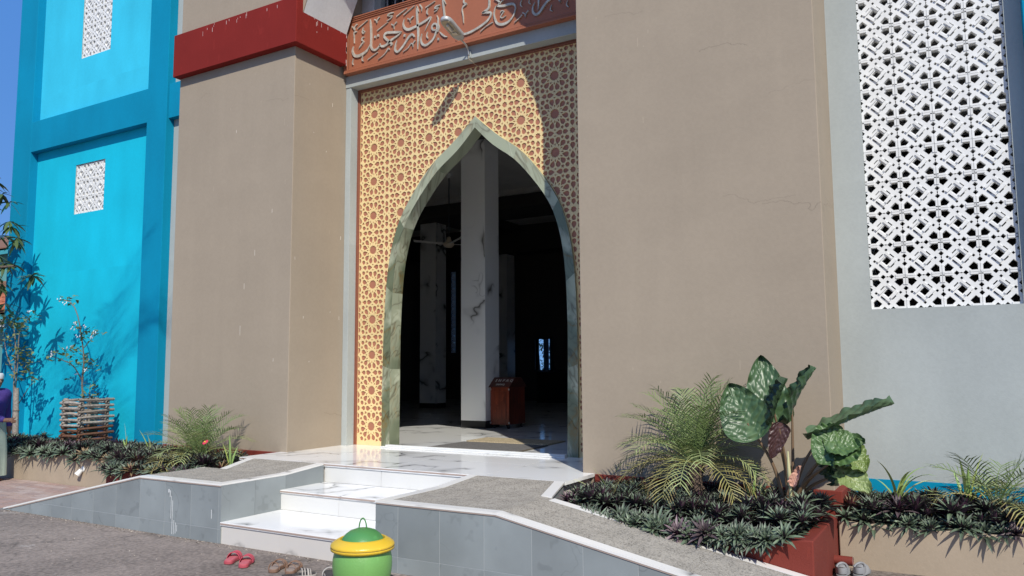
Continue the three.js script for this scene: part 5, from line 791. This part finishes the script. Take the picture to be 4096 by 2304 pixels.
// ================================================================ inside the doorway
{
  const X = thing('donation_box', 'red brown wooden donation box on wheels with a gabled lid', 'box', [-1.495, H, -3.32]);
  const wood = mat([0.30, 0.062, 0.028], 0.32, { map: T.wood }), lidM = mat([0.17, 0.05, 0.03], 0.4, { map: T.wood }), w = 0.175, d = 0.26, y0 = 0.062, y1 = 0.67;
  mesh('body', [bx(-w, w, y0, y1, -d, d), rbx(-w - 0.006, w + 0.006, y0, y0 + 0.02, -d - 0.006, d + 0.006, 0.003)], wood, X);
  mesh('panel', bx(-w + 0.045, w - 0.045, y0 + 0.09, y1 - 0.07, d + 0.0005, d + 0.008), wood, X, { du: 0.4 });
  const roofZ = flat(new THREE.ExtrudeGeometry(shapeOf([[-d - 0.03, y1 - 0.005], [d + 0.03, y1 - 0.005], [0.10, y1 + 0.15], [-0.10, y1 + 0.15]]), { depth: 2 * w + 0.05, bevelEnabled: false })).rotateY(-Math.PI / 2).translate(w + 0.025, 0, 0);
  const lid = mesh('lid', roofZ, lidM, X);
  const font = await new FontLoader().loadAsync('fonts/droid/droid_sans_bold.typeface.json'), slope = Math.atan2(0.155, d + 0.03 - 0.10), cr = mat([0.62, 0.58, 0.52], 0.7);
  const put = (s, size, v, x) => { const g = new TextGeometry(s, { font, size, depth: 0.002, curveSegments: 4 }); g.computeBoundingBox(); const bw = g.boundingBox.max.x; g.translate(-bw / 2 + x, 0, 0.001).rotateX(-(Math.PI / 2 - slope)); g.translate(0, y1 - 0.005 + 0.155 * v, d + 0.03 - (d - 0.07) * v); mesh('lettering', flat(g), cr, lid); };
  put('I N F A Q', 0.058, 0.56, 0.03); put('INFAQ', 0.038, 0.2, 0.0);
  for (const x of [-w + 0.04, w - 0.04]) for (const z of [-d + 0.05, d - 0.05]) { const wh = mesh('wheel', flat(new THREE.CylinderGeometry(0.028, 0.028, 0.022, 18)).rotateZ(Math.PI / 2).translate(x, 0.028, z), M.black, X); mesh('hub', flat(new THREE.CylinderGeometry(0.010, 0.010, 0.026, 12)).rotateZ(Math.PI / 2).translate(x, 0.028, z), M.steel, wh); }
  const fit = []; for (const x of [-w, w]) for (const y of [y0 + 0.03, y1 - 0.04]) fit.push(bx(x - 0.012, x + 0.012, y - 0.014, y + 0.014, d + 0.0005, d + 0.007)); mesh('corner_fitting', fit, M.steel, X);

  const m1 = thing('door_mat', 'flat grey door mat just inside the white sill', 'mat', [-0.12, H, -0.50]);
  mesh('mat', flat(slab([[-0.64, 0.38], [0.66, 0.42], [0.62, -0.42], [-0.62, -0.40]], () => 0.010, 0.0095)), mat([0.20, 0.19, 0.18], 0.95, { map: T.bark }), m1);
  mesh('binding', [slab([[-0.65, 0.385], [0.67, 0.43], [0.67, 0.405], [-0.64, 0.36]], () => 0.0125, 0.012), slab([[0.67, 0.43], [0.63, -0.42], [0.605, -0.42], [0.645, 0.41]], () => 0.0122, 0.0115)], mat([0.10, 0.085, 0.06], 0.9), m1);
  const m2 = thing('door_mat', 'rough brown coir mat behind the grey door mat', 'mat', [-0.14, H, -1.22]);
  mesh('mat', slab([[-0.60, 0.27], [0.62, 0.27], [0.60, -0.29], [-0.61, -0.27]], () => 0.018, 0.0175), mat([1, 1, 1], 0.95, { map: T.coir, bumpMap: T.coir, bumpScale: 0.006 }), m2);

  const Fn = thing('ceiling_fan', 'white ceiling fan hanging on a long rod in the dark hall', 'fan', [-3.86, 5.5, -5]);
  mesh('rod', flat(new THREE.CylinderGeometry(0.012, 0.012, 1.36, 10)).translate(0, -0.68, 0), M.darkMetal, Fn); mesh('canopy', lathe([[0.0005, -0.09], [0.03, -0.09], [0.06, -0.01], [0.06, 0]], 20), M.white, Fn);
  mesh('motor', lathe([[0.0005, -1.53], [0.06, -1.525], [0.1, -1.49], [0.115, -1.46], [0.1, -1.44], [0.06, -1.40], [0.035, -1.31], [0.0005, -1.30]], 28), mat([0.62, 0.52, 0.38], 0.5), Fn);
  for (const a of [3.67, 5.77, 7.86]) { const bl = rbx(0.1, 0.72, -0.004, 0.004, -0.055, 0.055, 0.003).rotateX(0.22).rotateZ(0.1).rotateY(a).translate(0, -1.455, 0); mesh('blade', bl, M.ceiling, Fn); }

  const K = thing('dark_counter', 'low dark cabinet in the back of the hall under the small window', 'cabinet', [-3.4, H, -11.7]);
  mesh('body', [bx(-1.9, 2.4, 0, 0.82, -0.4, 0.4)], M.black, K); mesh('top', rbx(-1.95, 2.45, 0.82, 0.86, -0.44, 0.44, 0.004), M.darkMetal, K); for (let i = 0; i < 4; i++) mesh('door', rbx(-1.85 + i * 1.06, -0.85 + i * 1.06, 0.06, 0.78, 0.4005, 0.415, 0.004), M.black, K);
  const vs = thing('dry_bouquet', 'pale dry flower sprigs standing on the dark cabinet', 'plant', [-2.6, 1.43, -11.6]); reseed(91); const sp = []; for (let i = 0; i < 16; i++) { const a = rr(0, 6.28), l = rr(0.25, 0.6), e = rr(0.8, 1.4); sp.push(taper([[0, 0, 0], [Math.cos(a) * Math.cos(e) * l * 0.5, Math.sin(e) * l * 0.55, Math.sin(a) * Math.cos(e) * l * 0.5], [Math.cos(a) * Math.cos(e) * l, Math.sin(e) * l, Math.sin(a) * Math.cos(e) * l]], 0.006, 0.012, 5, 4)); } mesh('sprigs', sp, mat([0.6, 0.52, 0.4], 0.8), vs); mesh('vase', lathe([[0.0005, 0], [0.06, 0], [0.08, 0.08], [0.04, 0.16]], 20), M.darkMetal, vs);
  // seen through the small window at the back
  const sh = thing('window_shutter', 'pale blue shutter seen through the small window at the back', 'shutter', [-5.60, 1.44, -12.62]);
  const bm = mat([0.10, 0.25, 0.38], 0.7); mesh('leaf_panel', rbx(-0.17, -0.005, 0, 0.98, -0.02, 0.02, 0.004), bm, sh); mesh('leaf_panel', rbx(0.03, 0.2, 0, 0.98, -0.02, 0.02, 0.004), bm, sh);
  const bu = thing('garden_bush', 'bright bush outside the small back window', 'bush', [-6.8, 0, -14.2]); const lf = []; for (let i = 0; i < 1500; i++) { const c = V(rr(-1.2, 1.2), rr(0.5, 2.8), rr(-0.6, 0.6)), a = rr(0, 6.28), e = rr(-0.5, 1), l = rr(0.12, 0.22), d = V(Math.cos(a) * Math.cos(e), Math.sin(e), Math.sin(a) * Math.cos(e)), k = rnd() < 0.3 ? [0.45, 0.12, 0.16] : [0.16, 0.28, 0.08]; lf.push(ribbon([c, c.clone().addScaledVector(d, l * 0.5), c.clone().addScaledVector(d, l)], [0.005, 0.03, 0.003], V(0, 1, 0), [k, k, k], 0.2)); } mesh('foliage', lf, LM.shrub, bu, { keepUV: true }); mesh('stem', taper([[0, 0, 0], [0.05, 1, 0], [0, 2, 0]], 0.05, 0.02, 8, 7), M.soil, bu);
}

// ================================================================ person beside the shrub
{
  const P0 = [-6.76, 0, 2.0], P = thing('person', 'person in a white cap, purple shirt and pale green sarong reaching toward the stake', 'person', P0);
  P.rotation.y = 0.1;
  const sdf = (bones, lo, hi, cell, k) => { // smooth union of tapered capsules, meshed
    const size = Math.max(hi[0] - lo[0], hi[1] - lo[1], hi[2] - lo[2]), res = Math.min(120, Math.ceil(size / cell)), mc = new MarchingCubes(res, M.white, false, false, 120000), c = [0, 1, 2].map((i) => (lo[i] + hi[i]) / 2), hs = size / 2; mc.isolation = 0;
    const d1 = (p, [a, b, ra, rb]) => { const ab = [b[0] - a[0], b[1] - a[1], b[2] - a[2]], ap = [p[0] - a[0], p[1] - a[1], p[2] - a[2]], q = ab[0] ** 2 + ab[1] ** 2 + ab[2] ** 2 || 1e-9, t = clamp((ap[0] * ab[0] + ap[1] * ab[1] + ap[2] * ab[2]) / q, 0, 1); return Math.hypot(ap[0] - t * ab[0], ap[1] - t * ab[1], ap[2] - t * ab[2]) - (ra + (rb - ra) * t); };
    const h = res / 2; for (let z = 0; z < res; z++) for (let y = 0; y < res; y++) for (let x = 0; x < res; x++) { const p = [c[0] + ((x - h) / h) * hs, c[1] + ((y - h) / h) * hs, c[2] + ((z - h) / h) * hs]; let s = 0; for (const b of bones) s += Math.exp(-d1(p, b) / k); mc.field[x + y * res + z * res * res] = k * Math.log(s + 1e-30); }
    mc.update(); const n = mc.count, g = new THREE.BufferGeometry(), pos = new Float32Array(n * 3), nor = new Float32Array(n * 3); for (let i = 0; i < n; i++) for (let j = 0; j < 3; j++) { pos[i * 3 + j] = c[j] + mc.positionArray[i * 3 + j] * hs; nor[i * 3 + j] = mc.normalArray[i * 3 + j]; }
    g.setAttribute('position', new THREE.BufferAttribute(pos, 3)); g.setAttribute('normal', new THREE.BufferAttribute(nor, 3)); return flat(g);
  };
  const sh = [0, 1.24, 0], hip = [0, 0.82, 0], skin = mat([0.20, 0.105, 0.065], 0.55);
  const hand = V(0.44, 0.87, 0.02), elbow = [0.08, 0.96, 0.15], fingers = []; for (let i = 0; i < 4; i++) { const z = -0.03 + i * 0.019; fingers.push([[0.40, 0.875 - 0.004 * i, z], [0.435, 0.868, z], 0.009, 0.009], [[0.435, 0.868, z], [0.445, 0.845, z * 0.8], 0.009, 0.008]); }
  mesh('body', [sdf([
    [hip, [0, 1.05, 0.0], 0.115, 0.115], [[0, 1.05, -0.05], [0, 1.2, -0.1], 0.1, 0.09], [[0, 1.05, 0.05], [0, 1.2, 0.1], 0.1, 0.09], [[0, 1.22, -0.12], [0, 1.22, 0.12], 0.07, 0.07], [[0.01, 1.26, 0], [0.03, 1.36, 0], 0.05, 0.046],
    [[0, 1.22, 0.16], elbow, 0.052, 0.042], [elbow, [0.30, 0.875, 0.03], 0.04, 0.028], [[0, 1.22, -0.16], [-0.03, 0.96, -0.2], 0.052, 0.042], [[-0.03, 0.96, -0.2], [0.06, 0.75, -0.19], 0.04, 0.028], [[0.06, 0.75, -0.19], [0.09, 0.66, -0.18], 0.032, 0.02],
    [[0, 0.8, 0.08], [0.03, 0.45, 0.09], 0.088, 0.058], [[0.03, 0.45, 0.09], [0.0, 0.08, 0.09], 0.056, 0.038], [[0, 0.8, -0.08], [-0.05, 0.45, -0.09], 0.088, 0.058], [[-0.05, 0.45, -0.09], [-0.09, 0.08, -0.09], 0.056, 0.038],
    [[0.0, 0.05, 0.09], [0.15, 0.03, 0.1], 0.036, 0.028], [[-0.09, 0.05, -0.09], [0.06, 0.03, -0.1], 0.036, 0.028]], [-0.35, -0.02, -0.45], [0.6, 1.5, 0.45], 0.016, 0.014),
  sdf([[[0.30, 0.875, 0.03], [0.39, 0.875, -0.004], 0.028, 0.03], [[0.39, 0.875, -0.02], [0.40, 0.873, 0.022], 0.017, 0.017], ...fingers, [[0.36, 0.89, -0.03], [0.41, 0.905, -0.045], 0.012, 0.009]], [0.26, 0.8, -0.08], [0.47, 0.94, 0.09], 0.005, 0.003),
  sdf([[[0.035, 1.40, 0], [0.02, 1.44, 0], 0.07, 0.085], [[0.05, 1.365, 0], [0.07, 1.35, 0], 0.045, 0.035], [[0.105, 1.42, 0], [0.122, 1.40, 0], 0.012, 0.015], [[0.1, 1.372, -0.018], [0.1, 1.372, 0.018], 0.012, 0.012], [[0.03, 1.42, 0.082], [0.02, 1.395, 0.085], 0.016, 0.01], [[0.03, 1.42, -0.082], [0.02, 1.395, -0.085], 0.016, 0.01], [[0.09, 1.438, -0.03], [0.09, 1.438, 0.03], 0.014, 0.014]], [-0.09, 1.28, -0.12], [0.15, 1.54, 0.12], 0.006, 0.006)], skin, P);
  mesh('shirt', sdf([[[0, 0.78, 0], [0, 1.05, 0], 0.15, 0.135], [[0, 1.05, -0.05], [0, 1.2, -0.1], 0.115, 0.105], [[0, 1.05, 0.05], [0, 1.2, 0.1], 0.115, 0.105], [[0, 1.225, -0.13], [0, 1.225, 0.13], 0.08, 0.08], [[0, 1.22, 0.16], [0.07, 0.97, 0.15], 0.068, 0.058], [[0.07, 0.97, 0.15], [0.27, 0.885, 0.045], 0.056, 0.042], [[0, 1.22, -0.16], [-0.03, 0.96, -0.2], 0.068, 0.056], [[-0.03, 0.96, -0.2], [0.05, 0.78, -0.19], 0.054, 0.042]], [-0.3, 0.6, -0.4], [0.5, 1.36, 0.4], 0.014, 0.012), mat([0.055, 0.03, 0.20], 0.8), P);
  const sar = []; for (let i = 0; i <= 12; i++) { const t = i / 12; sar.push([0.15 + 0.05 * t + 0.015 * Math.sin(t * 3), 0.86 - 0.76 * t]); } const sg = lathe(sar.reverse(), 40).scale(1, 1, 1.02); const sp = sg.attributes.position; for (let i = 0; i < sp.count; i++) { const a = Math.atan2(sp.getZ(i), sp.getX(i)), t = (0.86 - sp.getY(i)) / 0.76, k = 1 + 0.06 * t * Math.sin(a * 7); sp.setX(i, sp.getX(i) * k - 0.02 * t); sp.setZ(i, sp.getZ(i) * k); } sg.computeVertexNormals();
  mesh('sarong', sg, mat([0.38, 0.47, 0.40], 0.85, { side: THREE.DoubleSide }), P);
  mesh('cap', [lathe([[0.0905, 0], [0.0955, 0.03], [0.094, 0.062], [0.08, 0.082], [0.0005, 0.09]], 32).rotateZ(0.12).translate(0.018, 1.435, 0)], mat([0.66, 0.66, 0.66], 0.8), P);
  const eye = mat([0.02, 0.015, 0.012], 0.2); mesh('eye', [flat(new THREE.SphereGeometry(0.011, 10, 8)).translate(0.094, 1.42, 0.032), flat(new THREE.SphereGeometry(0.011, 10, 8)).translate(0.094, 1.42, -0.032)], eye, P);
}

// ================================================================ trees and the house at the edge
{
  const mango = (c, r, n, list) => { for (let i = 0; i < n; i++) { const q = c.clone().add(V(rr(-1, 1), rr(-1, 1), rr(-1, 1)).multiplyScalar(r)), az0 = rr(0, 6.28); for (let k = 0; k < 9; k++) { const az = az0 + k * 0.7 + rr(-0.2, 0.2), e = rr(-0.9, 0.35), l = rr(0.17, 0.28), d = V(Math.cos(az) * Math.cos(e), Math.sin(e), Math.sin(az) * Math.cos(e)), m = rr(0.6, 1.3), col = rnd() < 0.12 ? [0.2 * m, 0.2 * m, 0.06 * m] : [0.065 * m, 0.105 * m, 0.032 * m]; list.push(ribbon([q, q.clone().addScaledVector(d, l * 0.35), q.clone().addScaledVector(d, l * 0.7).add(V(0, -0.02, 0)), q.clone().addScaledVector(d, l).add(V(0, -0.05, 0))], [0.004, 0.026, 0.024, 0.002], V(rr(-0.2, 0.2), 1, rr(-0.2, 0.2)).normalize(), [col, col, col, col], 0.25)); } } };
  const tr = thing('mango_tree', 'mango tree with long drooping leaves reaching in beside the blue pilaster', 'tree', [-10.8, 0, 3.2]), o = V(-10.8, 0, 3.2); reseed(101);
  const lf = [], tips = [[-8.5, 4.62, 1.3], [-8.2, 4.32, 1.25], [-8.08, 3.95, 1.3], [-7.72, 3.60, 1.3], [-8.02, 3.3, 1.3], [-7.42, 3.02, 1.3], [-8.15, 2.95, 1.3], [-8.35, 3.7, 1.2]];
  for (const t of tips) mango(V(...t).sub(o), 0.10, 2, lf); for (const t of [[-8.9, 4.5, 1.3], [-8.9, 4.0, 1.4], [-8.8, 3.4, 1.3], [-8.7, 2.9, 1.3]]) mango(V(...t).sub(o), 0.3, 6, lf);
  for (let i = 0; i < 34; i++) { const a = rr(0, 6.28), h = rr(-1, 1), r = Math.sqrt(1 - h * h) * rr(0.6, 1); mango(V(-11 + Math.cos(a) * r * 2.0, 4.9 + h * 1.5, 2.6 + Math.sin(a) * r * 1.8).sub(o), 0.45, 9, lf); }
  mesh('crown', lf, leafMat(0.35), tr, { keepUV: true });
  const bm = mat([0.17, 0.135, 0.10], 0.95, { map: T.bark }); mesh('trunk', taper([[0, -0.2, 0], [0.08, 1.4, -0.1], [0.0, 2.8, -0.3], [-0.15, 4.4, -0.5]], 0.2, 0.09, 14, 10), bm, tr);
  for (const p of [[[0, 2.4, -0.25], [1.2, 3.3, -1.1], [2.5, 3.9, -1.8]], [[0.0, 2.6, -0.3], [1.4, 3.1, -1.3], [3.0, 3.2, -1.9]], [[-0.05, 3.2, -0.35], [1.2, 4.3, -1.3], [2.4, 4.7, -1.9]], [[0, 2.5, -0.2], [-1.2, 3.6, 0.5], [-1.8, 4.6, 0.9]], [[-0.1, 3.0, -0.3], [-1.0, 4.2, -1.4], [-1.5, 5.2, -2.0]], [[-0.1, 3.6, -0.4], [0.6, 5.0, 0.3], [1.0, 5.8, 0.6]]]) mesh('limb', taper(p, 0.07, 0.018, 12, 7), bm, tr);

  const cp = thing('coconut_palm', 'leaning coconut palm whose fronds shade the planter by the blue bay', 'palm', [-4.6, 0, 7.8]); reseed(111);
  mesh('trunk', taper([[0, -0.2, 0], [0.5, 2.2, -0.3], [1.5, 5.0, -0.9], [2.65, 7.75, -1.6]], 0.17, 0.10, 18, 10), bm, cp);
  for (let i = 0; i < 13; i++) { const f = i / 13; mesh('frond', (() => { const g = frond(V(2.65, 7.75, -1.6), i * 2.399, 1.25 - 1.3 * f, 1.75, 1.3 + 0.6 * f, 0.55, 30, [0.09, 0.15, 0.05], [0.15, 0.2, 0.07]); return g; })(), LM.palm, cp, { keepUV: true }); }

  const hs = thing('tiled_house', 'low house with orange clay roof tiles behind the mango leaves', 'house', [-17.5, 0, -3]);
  mesh('wall', [bx(-3, 2.2, 0, 3.1, -4, 0.4), bx(-3, 1.9, 3.1, 5.0, -4, -0.9)], mat([0.12, 0.36, 0.36], 0.85, { map: T.plaster }), hs);
  const tm = [[0.50, 0.17, 0.085], [0.42, 0.14, 0.075], [0.56, 0.21, 0.11]].map((c) => mat(c, 0.85, { map: T.clay }));
  const tile = boxUV(flat(new THREE.CylinderGeometry(0.11, 0.12, 0.36, 8, 1, false, -Math.PI / 2, Math.PI)).rotateX(-Math.PI / 2)); reseed(121);
  for (const [y0, y1, z0, z1, xr] of [[3.0, 4.35, 0.9, -1.3, 2.72], [5.0, 5.75, -0.6, -2.0, 2.62]]) {
    const roof = mesh('roof', slab([[-3.2, z0], [xr, z0], [xr, z1], [-3.2, z1]], (x, z) => y0 + (y1 - y0) * (z0 - z) / (z0 - z1) - 0.03, 0.08), mat([0.2, 0.1, 0.06], 0.9), hs), sl = Math.atan2(y1 - y0, z0 - z1), n = Math.round(Math.hypot(y1 - y0, z0 - z1) / 0.29);
    for (let c = 0; c < 6; c++) for (let k = 0; k < n; k++) { const t = (k + 0.5) / n, m = new THREE.Mesh(tile, tm[(rnd() * 3) | 0]); m.name = 'roof_tile'; m.castShadow = m.receiveShadow = true; m.rotation.x = sl - 0.04; m.position.set(xr - 0.14 - c * 0.25, y0 + (y1 - y0) * t, z0 + (z1 - z0) * t); roof.add(m); }
    mesh('fascia', bx(-3.2, xr, y0 - 0.22, y0 - 0.06, z0 - 0.03, z0 + 0.0), mat([0.05, 0.32, 0.36], 0.7), hs);
  }
}
renderer.render(scene, camera);
